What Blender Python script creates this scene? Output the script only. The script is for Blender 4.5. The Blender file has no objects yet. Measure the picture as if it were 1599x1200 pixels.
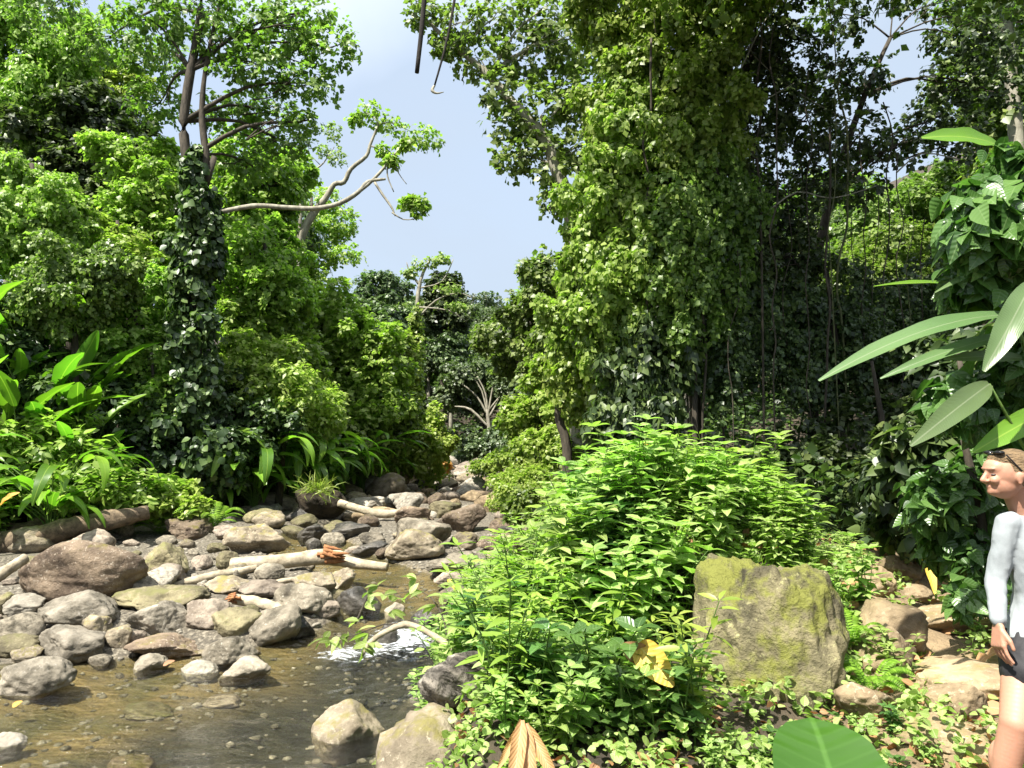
import bpy, math, random
import numpy as np
R = math.radians
# ------------------------------------------------------------------ camera, world, sun, exposure
sc = bpy.context.scene
COL = sc.collection
F, CX, CY, H, PITCH = 1150.0, 799.5, 600.0, 2.2, R(5.0)
cam = bpy.data.objects.new('camera', bpy.data.cameras.new('camera'))
cam.data.sensor_width = 36; cam.data.lens = F / 1599 * 36
cam.data.clip_start = 0.05; cam.data.clip_end = 2000
cam.location = (0, 0, H); cam.rotation_euler = (R(90) + PITCH, 0, 0)
COL.objects.link(cam); sc.camera = cam

SUN_EL, SUN_AZ = R(58), R(-140)      # azimuth from +Y (view direction), clockwise
sd = np.array([math.sin(SUN_AZ) * math.cos(SUN_EL), math.cos(SUN_AZ) * math.cos(SUN_EL), math.sin(SUN_EL)])
world = bpy.data.worlds.new("World"); sc.world = world; world.use_nodes = True
wn, wl = world.node_tree.nodes, world.node_tree.links
wn.clear()
sky = wn.new('ShaderNodeTexSky'); sky.sky_type = 'NISHITA'; sky.sun_disc = False
sky.sun_elevation = SUN_EL; sky.sun_rotation = SUN_AZ; sky.air_density = 1.0; sky.dust_density = 2.0
tc = wn.new('ShaderNodeTexCoord'); mp = wn.new('ShaderNodeMapping'); mp.inputs['Scale'].default_value = (1, 1, 2.2)
nz = wn.new('ShaderNodeTexNoise'); nz.inputs['Scale'].default_value = 1.6; nz.inputs['Detail'].default_value = 6
rp = wn.new('ShaderNodeValToRGB'); rp.color_ramp.elements[0].position = 0.36; rp.color_ramp.elements[1].position = 0.72
rp.color_ramp.elements[0].color = (0.78,) * 3 + (1,); rp.color_ramp.elements[1].color = (0.97,) * 3 + (1,)
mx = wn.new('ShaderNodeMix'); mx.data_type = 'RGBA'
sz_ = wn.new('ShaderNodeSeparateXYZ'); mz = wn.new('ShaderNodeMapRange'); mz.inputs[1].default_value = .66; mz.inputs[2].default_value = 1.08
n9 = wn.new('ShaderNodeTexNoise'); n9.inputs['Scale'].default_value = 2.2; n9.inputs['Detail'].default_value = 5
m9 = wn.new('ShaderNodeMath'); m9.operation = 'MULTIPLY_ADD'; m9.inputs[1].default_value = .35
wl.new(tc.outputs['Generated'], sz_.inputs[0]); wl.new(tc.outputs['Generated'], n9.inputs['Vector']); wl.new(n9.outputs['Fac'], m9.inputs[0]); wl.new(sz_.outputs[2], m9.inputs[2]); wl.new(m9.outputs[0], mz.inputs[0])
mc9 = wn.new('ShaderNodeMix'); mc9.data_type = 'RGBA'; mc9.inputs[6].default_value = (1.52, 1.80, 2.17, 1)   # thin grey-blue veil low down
mc9.inputs[7].default_value = (4.6, 4.7, 4.9, 1)                                                            # white cloud added overhead, above the view, to lift ambient light
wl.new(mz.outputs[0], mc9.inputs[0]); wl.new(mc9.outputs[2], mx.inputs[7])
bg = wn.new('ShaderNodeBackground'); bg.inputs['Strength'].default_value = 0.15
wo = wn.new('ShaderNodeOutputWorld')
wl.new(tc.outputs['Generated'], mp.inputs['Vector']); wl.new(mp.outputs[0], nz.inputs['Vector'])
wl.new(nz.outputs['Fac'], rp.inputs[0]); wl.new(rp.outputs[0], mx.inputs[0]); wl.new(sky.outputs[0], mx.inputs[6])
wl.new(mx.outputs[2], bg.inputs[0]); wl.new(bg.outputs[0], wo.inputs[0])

sun = bpy.data.objects.new('sun', bpy.data.lights.new('sun', 'SUN'))
sun.data.energy = 5.0; sun.data.angle = R(0.53); sun.data.color = (1.0, 0.95, 0.86)
from mathutils import Vector, Matrix
sun.rotation_euler = Vector(sd).to_track_quat('Z', 'Y').to_euler()
COL.objects.link(sun)
sc.view_settings.view_transform = 'Standard'; sc.view_settings.look = 'None'
sc.view_settings.exposure = 1.5; sc.view_settings.gamma = 1; sc.view_settings.use_curve_mapping = False
sc.cycles.max_bounces = 7; sc.cycles.diffuse_bounces = 3; sc.cycles.glossy_bounces = 3
sc.cycles.transmission_bounces = 5; sc.cycles.transparent_max_bounces = 8
sc.cycles.caustics_reflective = False; sc.cycles.caustics_refractive = False
sc.cycles.sample_clamp_indirect = 6

# ------------------------------------------------------------------ picture to place
fwd = np.array([0, math.cos(PITCH), math.sin(PITCH)]); upv = np.array([0, -math.sin(PITCH), math.cos(PITCH)])
def P(px, py, D):
    r = np.array([(px - CX) / F, 0, 0]) + upv * (CY - py) / F + fwd
    return np.array([0, 0, H]) + r * (D / r[1])
def sstep(t):
    t = np.clip(t, 0, 1); return t * t * (3 - 2 * t)
def vnoise(p, seed=0):
    """value noise in -1..1, p (n,3)"""
    p = np.asarray(p, float); i = np.floor(p).astype(np.int64); f = p - i; f = f * f * (3 - 2 * f)
    out = 0
    for dx in (0, 1):
        for dy in (0, 1):
            for dz in (0, 1):
                a = (i[:, 0] + dx) * 374761393 + (i[:, 1] + dy) * 668265263 + (i[:, 2] + dz) * 2147483647 + seed * 974711
                a = (a ^ (a >> 13)) * 1274126177; a = a ^ (a >> 16)
                h = (a & 0xffff) / 32767.5 - 1
                w = (f[:, 0] if dx else 1 - f[:, 0]) * (f[:, 1] if dy else 1 - f[:, 1]) * (f[:, 2] if dz else 1 - f[:, 2])
                out = out + h * w
    return out
def fbm(p, o=4, seed=0):
    p = np.asarray(p, float); s = 0; a = 1
    for k in range(o):
        s = s + a * vnoise(p, seed + k); p = p * 2.03 + 5.1; a *= 0.5
    return s
# ------------------------------------------------------------------ the lie of the land
wY = [-20, 7.9, 8.6, 9.4, 12.6, 13.2, 14.2, 17, 20, 25, 30, 45, 60, 160]
wZ = [0, 0, .12, .22, .28, .33, .42, .48, .58, .68, .78, 1.0, 1.6, 14]
def zwat(y): return np.interp(y, wY, wZ)
CH = [(-7, 2.5, 3.6), (-3.4, 5.2, 2.8), (-1.9, 7.4, 1.2), (-1.35, 8.8, .75), (-1.5, 9.8, .7), (-1.9, 11, .85), (-2.7, 12.4, .7),
      (-3.7, 13.6, .8), (-4.2, 15.2, .6), (-3.4, 18, .5), (-2.8, 24, .4), (-3, 45, .4)]
eLY = [-20, 5, 9, 12, 14, 17, 20, 25, 30, 45, 60]; eLX = [-16, -12, -9.5, -9.0, -9.4, -8.1, -5.9, -4.6, -4.0, -5.0, -4]
eRY = [-20, 4.2, 5.4, 6.2, 8, 10, 12, 14, 17, 20, 25, 30, 45, 60]; eRX = [-1, -.9, -.9, -.75, -.75, -.55, .1, .7, .5, 0, -.6, -1.0, -2.3, -1]
def chan(x, y):
    best = np.full(np.shape(x), 9.0)
    for (x0, y0, w0), (x1, y1, w1) in zip(CH[:-1], CH[1:]):
        dx, dy = x1 - x0, y1 - y0
        t = np.clip(((x - x0) * dx + (y - y0) * dy) / (dx * dx + dy * dy), 0, 1)
        d = np.hypot(x - x0 - t * dx, y - y0 - t * dy) / (w0 + (w1 - w0) * t)
        best = np.minimum(best, d)
    return best
def hgt(x, y):
    x = np.asarray(x, float); y = np.asarray(y, float); sh = x.shape
    x = x.ravel(); y = y.ravel(); p = np.stack([x, y, 0 * x], 1)
    zw = zwat(y); c = chan(x, y)
    n1 = fbm(p * 1.3, 4, 3); n2 = fbm(p * .25, 3, 8)
    z = zw + .10 + .06 * n1
    z = z - (.10 + (.14 + .26 * sstep((x + 3.4 - (y - 5.5) * .5) / 1.6) * (y < 12)) * sstep((1.25 - c) / 1.0)) * sstep((1.25 - c) / .35)
    dL = np.interp(y, eLY, eLX) - x
    z = z + np.where(dL > 0, .45 * sstep(dL / 1.2) + .42 * (1 - .75 * sstep((y - 55) / 30)) * np.maximum(dL - .8, 0) + .2 * n2 * np.minimum(dL, 4) / 4, 0)
    z = np.where(dL > 26, z - (dL - 26) * .3, z)
    dR = x - np.interp(y, eRY, eRX)
    base = (.55 - .25 * sstep((4.4 - y) / 1.1)) * sstep(dR / .7)
    mound = .75 * np.exp(-(((x - 1.6) / 1.5) ** 2 + ((y - 7.4) / 1.9) ** 2)) + .18 * np.exp(-(((x - .9) / .8) ** 2 + ((y - 5.6) / .8) ** 2))
    mound = mound + .42 * sstep((x - .35) / .5) * sstep((2.7 - x) / .5) * sstep((y - 5.2) / .35) * np.exp(-((y - 5.9) / 1.0) ** 2)
    rise = .06 * np.maximum(dR - 3, 0) + .38 * np.maximum(dR - 8, 0)
    far = sstep((y - 11) / 8)
    rise = rise + far * .22 * np.minimum(np.maximum(dR - .4, 0), 8)
    z = z + np.where(dR > 0, base + mound * sstep(dR / .8) + rise + .06 * n1 * sstep(dR), 0)
    hill = np.minimum(np.maximum(y - 52, 0), 75)
    z = z + .13 * hill + .6 * n2 * sstep((y - 50) / 30)
    return z.reshape(sh)
def hz(x, y): return float(hgt(np.array([x]), np.array([y]))[0])
def GT(px, py, water=False, lo=2.5, hi=120):
    """the ground point seen at a pixel"""
    D = np.exp(np.linspace(math.log(lo), math.log(hi), 900))
    r = np.array([(px - CX) / F, 0, 0]) + upv * (CY - py) / F + fwd
    X = r[0] / r[1] * D; Z = H + r[2] / r[1] * D
    g = hgt(X, D)
    if water: g = np.maximum(g, zwat(D))
    k = np.argmax(Z < g) if np.any(Z < g) else len(D) - 1
    return np.array([X[k], D[k], g[k]])

# ------------------------------------------------------------------ mesh and object helpers
ORG = {}
def tag(o, label=None, cat=None, group=None, kind=None):
    if label: o['label'] = label
    if cat: o['category'] = cat
    if group: o['group'] = group
    if kind: o['kind'] = kind
    return o
def empty(name, loc, label=None, cat=None, group=None):
    o = bpy.data.objects.new(name, None); COL.objects.link(o); o.location = tuple(map(float, loc)); o.empty_display_size = .2
    ORG[o.name] = np.array(loc, float)
    return tag(o, label, cat, group)
def mk(name, V, Fs, mat, parent=None, org=None, uv=None, smooth=True):
    """V (n,3) in world space; Fs: array or list of arrays of faces"""
    V = np.asarray(V, np.float32)
    if isinstance(Fs, np.ndarray): Fs = [Fs]
    Fs = [np.asarray(f) for f in Fs if len(f)]
    if parent is not None: org = ORG[parent.name]
    if org is None: org = np.zeros(3)
    org = np.asarray(org, float)
    me = bpy.data.meshes.new(name)
    me.vertices.add(len(V)); me.vertices.foreach_set('co', (V - org.astype(np.float32)).ravel())
    li = np.concatenate([f.ravel() for f in Fs]).astype(np.int32)
    cnt = np.concatenate([np.full(len(f), f.shape[1]) for f in Fs])
    st = np.concatenate([[0], np.cumsum(cnt)[:-1]]).astype(np.int32)
    me.loops.add(len(li)); me.loops.foreach_set('vertex_index', li)
    me.polygons.add(len(cnt)); me.polygons.foreach_set('loop_start', st)
    me.update(calc_edges=True)
    if smooth: me.polygons.foreach_set('use_smooth', np.ones(len(cnt), bool))
    if uv is not None:
        l = me.uv_layers.new(name='uv'); l.data.foreach_set('uv', np.asarray(uv, np.float32)[li].ravel())
    if mat is not None: me.materials.append(mat)
    me.update()
    o = bpy.data.objects.new(name, me); COL.objects.link(o)
    if parent is not None: o.parent = parent
    else: o.location = tuple(map(float, org))
    ORG[o.name] = org
    return o
KIDS = {}
def copy_tree(o, loc, rz=0, s=1.0, label=None, group=None, tilt=0.0):
    c = o.copy(); COL.objects.link(c); c.location = tuple(map(float, loc)); c.rotation_euler = (tilt, tilt * .6, rz)
    c.scale = (s, s, s) if not hasattr(s, '__len__') else s
    if label: c['label'] = label
    if group: c['group'] = group
    for ch in o.children:
        k = ch.copy(); COL.objects.link(k); k.parent = c
        for g in ch.children:
            q = g.copy(); COL.objects.link(q); q.parent = k
    return c

def norm(v): return v / np.maximum(np.linalg.norm(v, axis=-1, keepdims=True), 1e-9)
# leaf templates: s along the leaf, t across (-1..1), faces
def tmpl(st, wd, cols=3):
    v = []; cs = [-1, 0, 1] if cols == 3 else [-1, -.5, 0, .5, 1]
    for s, w in zip(st, wd):
        for c in cs: v.append((s, c * w, c * c if cols == 5 else abs(c)))
    n = len(cs); f = [(i * n + j, (i + 1) * n + j, (i + 1) * n + j + 1, i * n + j + 1) for i in range(len(st) - 1) for j in range(n - 1)]
    return np.array(v, float), np.array(f)
TD = (np.array([(0, 0, 0), (.45, 0, 0), (1, 0, 0), (.42, -1, 1), (.42, 1, 1)], float), np.array([(0, 3, 1), (0, 1, 4), (1, 3, 2), (1, 2, 4)]))
TB = tmpl([0, .18, .45, .75, 1], [.12, .8, 1, .62, .02])
TN = tmpl([0, .3, .65, 1], [.2, 1, .7, .02])
THT = tmpl([-.08, .08, .3, .6, .85, 1], [.55, 1, 1, .66, .25, .01])
_s = np.linspace(0, 1, 13)
TL = tmpl(_s, np.clip(np.sin(np.pi * np.clip(_s, 0.02, .985) ** .8) ** .62, .02, 1), 5)
def leafgeo(pos, dr, nr, L, W, curl=.2, fold=.15, T=TD, wave=0.0):
    """pos,dr,nr (n,3); L,W (n,) -> V, F, uv"""
    n = len(pos); dr = norm(dr); nr = norm(nr - dr * np.sum(nr * dr, 1, keepdims=True)); sd_ = np.cross(nr, dr)
    t, f = T; L = np.broadcast_to(L, (n,))[:, None]; W = np.broadcast_to(W, (n,))[:, None]
    curl = np.broadcast_to(curl, (n,))[:, None]
    a = t[None, :, 0] * np.ones((n, 1)); ang = curl * a * 2.0            # bend along an arc
    sc_ = np.where(np.abs(ang) > 1e-3, np.sin(ang) / np.where(np.abs(ang) > 1e-3, ang, 1), 1) * a
    dz = -np.where(np.abs(ang) > 1e-3, (1 - np.cos(ang)) / np.where(np.abs(ang) > 1e-3, ang, 1), 0) * a
    w = t[None, :, 1] * W
    z = dz * L + fold * t[None, :, 2] * np.abs(w)
    if wave:
        ph = np.random.RandomState(n).rand(n, 1) * 6.28
        z = z + wave * W * np.sin(a * 17 + ph + t[None, :, 1] * 2) * np.abs(t[None, :, 1])
    V = pos[:, None, :] + dr[:, None, :] * (sc_ * L)[..., None] + sd_[:, None, :] * w[..., None] + nr[:, None, :] * z[..., None]
    k = len(t); Fc = (f[None] + (np.arange(n) * k)[:, None, None]).reshape(-1, f.shape[1])
    uv = np.tile(np.stack([t[:, 0], t[:, 1] * .5 + .5], 1), (n, 1))
    return V.reshape(-1, 3), Fc, uv
class Geo:
    def __init__(s): s.V = []; s.F = {}; s.U = []; s.n = 0
    def add(s, V, Fc, uv=None):
        V = np.asarray(V, float)
        s.V.append(V); s.F.setdefault(Fc.shape[1], []).append(Fc + s.n); s.U.append(np.zeros((len(V), 2)) if uv is None else uv); s.n += len(V); return s
    def mk(s, name, mat, parent=None, org=None, smooth=True):
        if not s.V: return None
        return mk(name, np.concatenate(s.V), [np.concatenate(f) for f in s.F.values()], mat, parent, org, np.concatenate(s.U), smooth)
def tube(pts, rad, n=8, rough=0, seed=0, sub=3, cap=True):
    """tapered tube along a smoothed path"""
    pts = np.asarray(pts, float); rad = np.asarray(rad, float); m = len(pts)
    if m > 2 and sub > 1:
        t = np.linspace(0, m - 1, (m - 1) * sub + 1); i = np.clip(np.floor(t).astype(int), 0, m - 2); u = (t - i)[:, None]
        p0 = pts[np.maximum(i - 1, 0)]; p1 = pts[i]; p2 = pts[i + 1]; p3 = pts[np.minimum(i + 2, m - 1)]
        q = .5 * (2 * p1 + (p2 - p0) * u + (2 * p0 - 5 * p1 + 4 * p2 - p3) * u ** 2 + (3 * p1 - p0 - 3 * p2 + p3) * u ** 3)
        rad = np.interp(t, np.arange(m), rad); pts = q; m = len(pts)
    tg = norm(np.gradient(pts, axis=0)); ref = np.array([0, 0, 1.0]) if abs(tg[0][2]) < .8 else np.array([0, 1.0, 0])
    a = norm(np.cross(tg, ref)); b = np.cross(tg, a)
    th = np.arange(n) / n * 2 * np.pi
    V = pts[:, None] + rad[:, None, None] * (a[:, None] * np.cos(th)[None, :, None] + b[:, None] * np.sin(th)[None, :, None])
    V = V.reshape(-1, 3)
    if rough:
        c = np.repeat(pts, n, 0); V = c + (V - c) * (1 + rough * fbm(V * (1.5 / max(rad.max(), .01)), 3, seed))[:, None]
    Fq = np.array([(i * n + j, i * n + (j + 1) % n, (i + 1) * n + (j + 1) % n, (i + 1) * n + j) for i in range(m - 1) for j in range(n)])
    uv = np.stack([np.repeat(np.arange(m) * .1, n), np.tile(th / 6.28, m)], 1)
    if cap:
        V = np.concatenate([V, pts[:1], pts[-1:]]); k = m * n; uv = np.concatenate([uv, [[0, 0], [0, 0]]])
        e = np.array([(k, (j + 1) % n, j, j) for j in range(n)] + [(k + 1, (m - 1) * n + j, (m - 1) * n + (j + 1) % n, (m - 1) * n + (j + 1) % n) for j in range(n)])
        return V, Fq, uv, e[:, :3]
    return V, Fq, uv, None
def addtube(g, *a, **k):
    V, Fq, uv, e = tube(*a, **k); n0 = g.n; g.add(V, Fq, uv)
    if e is not None: g.F.setdefault(3, []).append(e + n0)
    return g

# ------------------------------------------------------------------ materials
def nodes(name):
    m = bpy.data.materials.new(name); m.use_nodes = True; nt = m.node_tree; nt.nodes.clear()
    return m, nt.nodes.new, nt.links.new
def setramp(r, st):
    e = r.color_ramp.elements
    while len(e) < len(st): e.new(.5)
    for k, (p, c) in enumerate(st): e[k].position = p; e[k].color = tuple(c) + (1,) if len(c) == 3 else c
def g3(v): return (v, v, v)
def leafmat(name, dark, mid, light, trans=.38, rough=.42, veins=False, yel=None, tr=(1.0, 1.34, .55), clump=.35, cs=.9):
    m, N, L = nodes(name)
    geo = N('ShaderNodeNewGeometry'); oi = N('ShaderNodeObjectInfo'); tco = N('ShaderNodeTexCoord')
    n = N('ShaderNodeTexNoise'); n.inputs['Scale'].default_value = cs; n.inputs['Detail'].default_value = 2
    L(tco.outputs['Object'], n.inputs['Vector'])
    a = N('ShaderNodeMath'); a.operation = 'MULTIPLY_ADD'; L(n.outputs['Fac'], a.inputs[0]); a.inputs[1].default_value = clump * 2.4
    s1 = N('ShaderNodeMath'); s1.operation = 'MULTIPLY_ADD'; L(geo.outputs['Random Per Island'], s1.inputs[0]); s1.inputs[1].default_value = 1 - clump; s1.inputs[2].default_value = -clump * .7
    L(s1.outputs[0], a.inputs[2])
    r = N('ShaderNodeValToRGB'); st = [(0, dark), (.5, mid), (.93, light)]
    if yel: st.append((1, yel)); st[2] = (.9, light)
    setramp(r, st); L(a.outputs[0], r.inputs[0])
    col = r.outputs[0]
    hs = N('ShaderNodeHueSaturation'); L(col, hs.inputs['Color'])
    h1 = N('ShaderNodeMath'); h1.operation = 'MULTIPLY_ADD'; L(oi.outputs['Random'], h1.inputs[0]); h1.inputs[1].default_value = .03; h1.inputs[2].default_value = .487; L(h1.outputs[0], hs.inputs['Hue'])
    h2 = N('ShaderNodeMath'); h2.operation = 'MULTIPLY_ADD'; L(oi.outputs['Random'], h2.inputs[0]); h2.inputs[1].default_value = .3; h2.inputs[2].default_value = .88; L(h2.outputs[0], hs.inputs['Value'])
    col = hs.outputs[0]
    p = N('ShaderNodeBsdfPrincipled'); p.inputs['Roughness'].default_value = rough; p.inputs['Specular IOR Level'].default_value = .45
    if veins:
        uv = N('ShaderNodeUVMap'); sp = N('ShaderNodeSeparateXYZ'); L(uv.outputs[0], sp.inputs[0])
        c = N('ShaderNodeMath'); c.operation = 'SUBTRACT'; L(sp.outputs[1], c.inputs[0]); c.inputs[1].default_value = .5
        ab = N('ShaderNodeMath'); ab.operation = 'ABSOLUTE'; L(c.outputs[0], ab.inputs[0])
        s = N('ShaderNodeMath'); s.operation = 'MULTIPLY_ADD'; L(ab.outputs[0], s.inputs[0]); s.inputs[1].default_value = -.42; L(sp.outputs[0], s.inputs[2])
        sn = N('ShaderNodeMath'); sn.operation = 'MULTIPLY'; L(s.outputs[0], sn.inputs[0]); sn.inputs[1].default_value = veins
        si = N('ShaderNodeMath'); si.operation = 'SINE'; L(sn.outputs[0], si.inputs[0])
        vr = N('ShaderNodeMapRange'); L(si.outputs[0], vr.inputs[0]); vr.inputs[1].default_value = .72; vr.inputs[2].default_value = 1; 
        mr = N('ShaderNodeMapRange'); L(ab.outputs[0], mr.inputs[0]); mr.inputs[1].default_value = .035; mr.inputs[2].default_value = .012
        mxx = N('ShaderNodeMath'); mxx.operation = 'MULTIPLY_ADD'; mxx.use_clamp = True; L(vr.outputs[0], mxx.inputs[0]); mxx.inputs[1].default_value = .09; mr.inputs[4].default_value = .45; L(mr.outputs[0], mxx.inputs[2])
        mc = N('ShaderNodeMix'); mc.data_type = 'RGBA'; L(mxx.outputs[0], mc.inputs[0]); L(col, mc.inputs[6]); mc.inputs[7].default_value = (min(light[0] * 1.7, .6), min(light[1] * 1.35, .6), light[2] * 2.2, 1)
        col = mc.outputs[2]
        bp = N('ShaderNodeBump'); bp.inputs['Strength'].default_value = .2; bp.inputs['Distance'].default_value = .006; L(si.outputs[0], bp.inputs['Height']); L(bp.outputs[0], p.inputs['Normal'])
    L(col, p.inputs['Base Color'])
    t = N('ShaderNodeBsdfTranslucent'); mm = N('ShaderNodeMix'); mm.data_type = 'RGBA'; mm.blend_type = 'MULTIPLY'; mm.inputs[0].default_value = 1
    L(col, mm.inputs[6]); mm.inputs[7].default_value = (tr[0] * 1.3, tr[1] * 1.3, tr[2] * 1.3, 1); L(mm.outputs[2], t.inputs[0])
    ms = N('ShaderNodeMixShader'); ms.inputs[0].default_value = trans; o = N('ShaderNodeOutputMaterial')
    L(p.outputs[0], ms.inputs[1]); L(t.outputs[0], ms.inputs[2]); L(ms.outputs[0], o.inputs[0])
    return m
def rockmat(name, a, b, spot=None, moss=None, scale=3.0, bump=.6, band=0, rough=.85, mossup=.5):
    m, N, L = nodes(name)
    tco = N('ShaderNodeTexCoord'); oi = N('ShaderNodeObjectInfo'); geo = N('ShaderNodeNewGeometry')
    ad = N('ShaderNodeVectorMath'); ad.operation = 'MULTIPLY_ADD'; L(oi.outputs['Random'], ad.inputs[0]); ad.inputs[1].default_value = (37, 19, 53); L(tco.outputs['Object'], ad.inputs[2])
    vec = ad.outputs[0]
    def noise(s, d=6, r=.6):
        n = N('ShaderNodeTexNoise'); n.inputs['Scale'].default_value = s; n.inputs['Detail'].default_value = d; n.inputs['Roughness'].default_value = r; L(vec, n.inputs['Vector']); return n
    n1 = noise(scale, 8, .65); r1 = N('ShaderNodeValToRGB'); setramp(r1, [(.30, tuple(v * .45 for v in a)), (.40, a), (.66, b)]); L(n1.outputs[0], r1.inputs[0]); col = r1.outputs[0]
    hgtv = n1.outputs[0]
    if band:
        w = N('ShaderNodeTexWave'); w.inputs['Scale'].default_value = band; w.inputs['Distortion'].default_value = 7; w.inputs['Detail'].default_value = 4; w.bands_direction = 'DIAGONAL'; L(vec, w.inputs['Vector'])
        mc = N('ShaderNodeMix'); mc.data_type = 'RGBA'; mc.blend_type = 'MULTIPLY'; mc.inputs[0].default_value = .55; L(col, mc.inputs[6]); L(w.outputs[0], mc.inputs[7]); col = mc.outputs[2]; hgtv = w.outputs[0]
    if spot:
        v = noise(scale * 9, 4, .7); r = N('ShaderNodeMapRange'); L(v.outputs[0], r.inputs[0]); r.inputs[1].default_value = .56; r.inputs[2].default_value = .68
        v2 = noise(scale * 1.1, 3); r2 = N('ShaderNodeMapRange'); L(v2.outputs[0], r2.inputs[0]); r2.inputs[1].default_value = .4; r2.inputs[2].default_value = .6
        mu = N('ShaderNodeMath'); mu.operation = 'MULTIPLY'; L(r.outputs[0], mu.inputs[0]); L(r2.outputs[0], mu.inputs[1])
        mc = N('ShaderNodeMix'); mc.data_type = 'RGBA'; L(mu.outputs[0], mc.inputs[0]); L(col, mc.inputs[6]); mc.inputs[7].default_value = spot + (1,); col = mc.outputs[2]
    if moss:
        v = noise(scale * 1.6, 7, .7); sp = N('ShaderNodeSeparateXYZ'); L(geo.outputs['Normal'], sp.inputs[0])
        mu = N('ShaderNodeMath'); mu.operation = 'MULTIPLY_ADD'; L(sp.outputs[2], mu.inputs[0]); mu.inputs[1].default_value = .16; L(v.outputs[0], mu.inputs[2])
        r = N('ShaderNodeMapRange'); L(mu.outputs[0], r.inputs[0]); r.inputs[1].default_value = mossup; r.inputs[2].default_value = mossup + .13
        mc = N('ShaderNodeMix'); mc.data_type = 'RGBA'; L(r.outputs[0], mc.inputs[0]); L(col, mc.inputs[6]); mc.inputs[7].default_value = moss + (1,); col = mc.outputs[2]
    hs = N('ShaderNodeHueSaturation'); L(col, hs.inputs['Color']); h2 = N('ShaderNodeMath'); h2.operation = 'MULTIPLY_ADD'; L(oi.outputs['Random'], h2.inputs[0]); h2.inputs[1].default_value = .5; h2.inputs[2].default_value = .75; L(h2.outputs[0], hs.inputs['Value'])
    p = N('ShaderNodeBsdfPrincipled'); L(hs.outputs[0], p.inputs['Base Color']); p.inputs['Roughness'].default_value = rough; p.inputs['Specular IOR Level'].default_value = .3
    n3 = noise(scale * 12, 5, .7); b1 = N('ShaderNodeBump'); b1.inputs['Strength'].default_value = bump; b1.inputs['Distance'].default_value = .08; L(hgtv, b1.inputs['Height'])
    b2 = N('ShaderNodeBump'); b2.inputs['Strength'].default_value = bump; b2.inputs['Distance'].default_value = .02; L(n3.outputs[0], b2.inputs['Height']); L(b1.outputs[0], b2.inputs['Normal']); L(b2.outputs[0], p.inputs['Normal'])
    o = N('ShaderNodeOutputMaterial'); L(p.outputs[0], o.inputs[0]); return m
def plain(name, a, b=None, scale=8, rough=.7, bump=.3, stretch=(1, 1, 1), sss=0):
    m, N, L = nodes(name); tco = N('ShaderNodeTexCoord'); mp = N('ShaderNodeMapping'); mp.inputs['Scale'].default_value = stretch; L(tco.outputs['Object'], mp.inputs[0])
    n = N('ShaderNodeTexNoise'); n.inputs['Scale'].default_value = scale; n.inputs['Detail'].default_value = 7; n.inputs['Roughness'].default_value = .65; L(mp.outputs[0], n.inputs['Vector'])
    r = N('ShaderNodeValToRGB'); setramp(r, [(.32, a), (.68, b or a)]); L(n.outputs[0], r.inputs[0])
    p = N('ShaderNodeBsdfPrincipled'); L(r.outputs[0], p.inputs['Base Color']); p.inputs['Roughness'].default_value = rough; p.inputs['Specular IOR Level'].default_value = .35
    if sss: p.inputs['Subsurface Weight'].default_value = sss; p.inputs['Subsurface Radius'].default_value = (.012, .004, .002); p.inputs['Subsurface Scale'].default_value = .5
    if bump:
        bp = N('ShaderNodeBump'); bp.inputs['Strength'].default_value = bump; bp.inputs['Distance'].default_value = .02; L(n.outputs[0], bp.inputs['Height']); L(bp.outputs[0], p.inputs['Normal'])
    o = N('ShaderNodeOutputMaterial'); L(p.outputs[0], o.inputs[0]); return m
M = {}
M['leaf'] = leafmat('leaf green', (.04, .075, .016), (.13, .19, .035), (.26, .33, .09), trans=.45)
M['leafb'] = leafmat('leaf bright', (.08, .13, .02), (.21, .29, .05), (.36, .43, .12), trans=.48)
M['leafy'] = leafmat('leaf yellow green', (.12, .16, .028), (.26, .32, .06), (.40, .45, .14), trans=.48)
M['leafd'] = leafmat('leaf dark', (.012, .024, .010), (.045, .074, .022), (.15, .20, .06), trans=.3)  # darker leaf tone, puts shade into the colour of shaded foliage
M['leafo'] = leafmat('leaf olive', (.035, .06, .018), (.13, .185, .045), (.28, .35, .11), trans=.42)
M['herb'] = leafmat('herb leaf', (.11, .17, .035), (.25, .35, .085), (.40, .50, .18), veins=38, trans=.42, clump=.25, cs=2)
M['herbg'] = leafmat('herb leaf glossy', (.025, .065, .016), (.06, .13, .028), (.12, .22, .055), veins=34, trans=.3, rough=.3, clump=.25, cs=2)
M['blade'] = leafmat('blade leaf', (.05, .11, .012), (.12, .24, .022), (.22, .37, .04), veins=260, rough=.32, trans=.42, clump=.2, cs=1)
M['bladep'] = leafmat('grey green blade leaf', (.04, .08, .03), (.085, .14, .05), (.15, .21, .085), veins=280, rough=.28, trans=.25, clump=.2, cs=1)
M['ear'] = leafmat('elephant ear leaf', (.02, .07, .008), (.035, .11, .012), (.06, .16, .02), veins=42, rough=.28, trans=.35, clump=.1, cs=2)
M['fern'] = leafmat('fern', (.08, .15, .014), (.17, .29, .028), (.26, .40, .05), trans=.42)
M['grass'] = leafmat('grass', (.10, .16, .02), (.20, .29, .04), (.31, .40, .08), trans=.35)
M['pale'] = leafmat('pale leaf', (.12, .16, .05), (.23, .29, .09), (.34, .40, .15), trans=.45)
M['bamboo'] = leafmat('bamboo leaf', (.12, .17, .03), (.24, .32, .06), (.36, .43, .11), trans=.5)
M['far'] = leafmat('far leaf', (.03, .05, .022), (.085, .125, .05), (.18, .225, .10), trans=.3)
M['dry'] = leafmat('dry leaf', (.16, .08, .03), (.30, .17, .07), (.42, .26, .11), trans=.2, rough=.6, veins=90, tr=(1.1, .8, .5))
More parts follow.
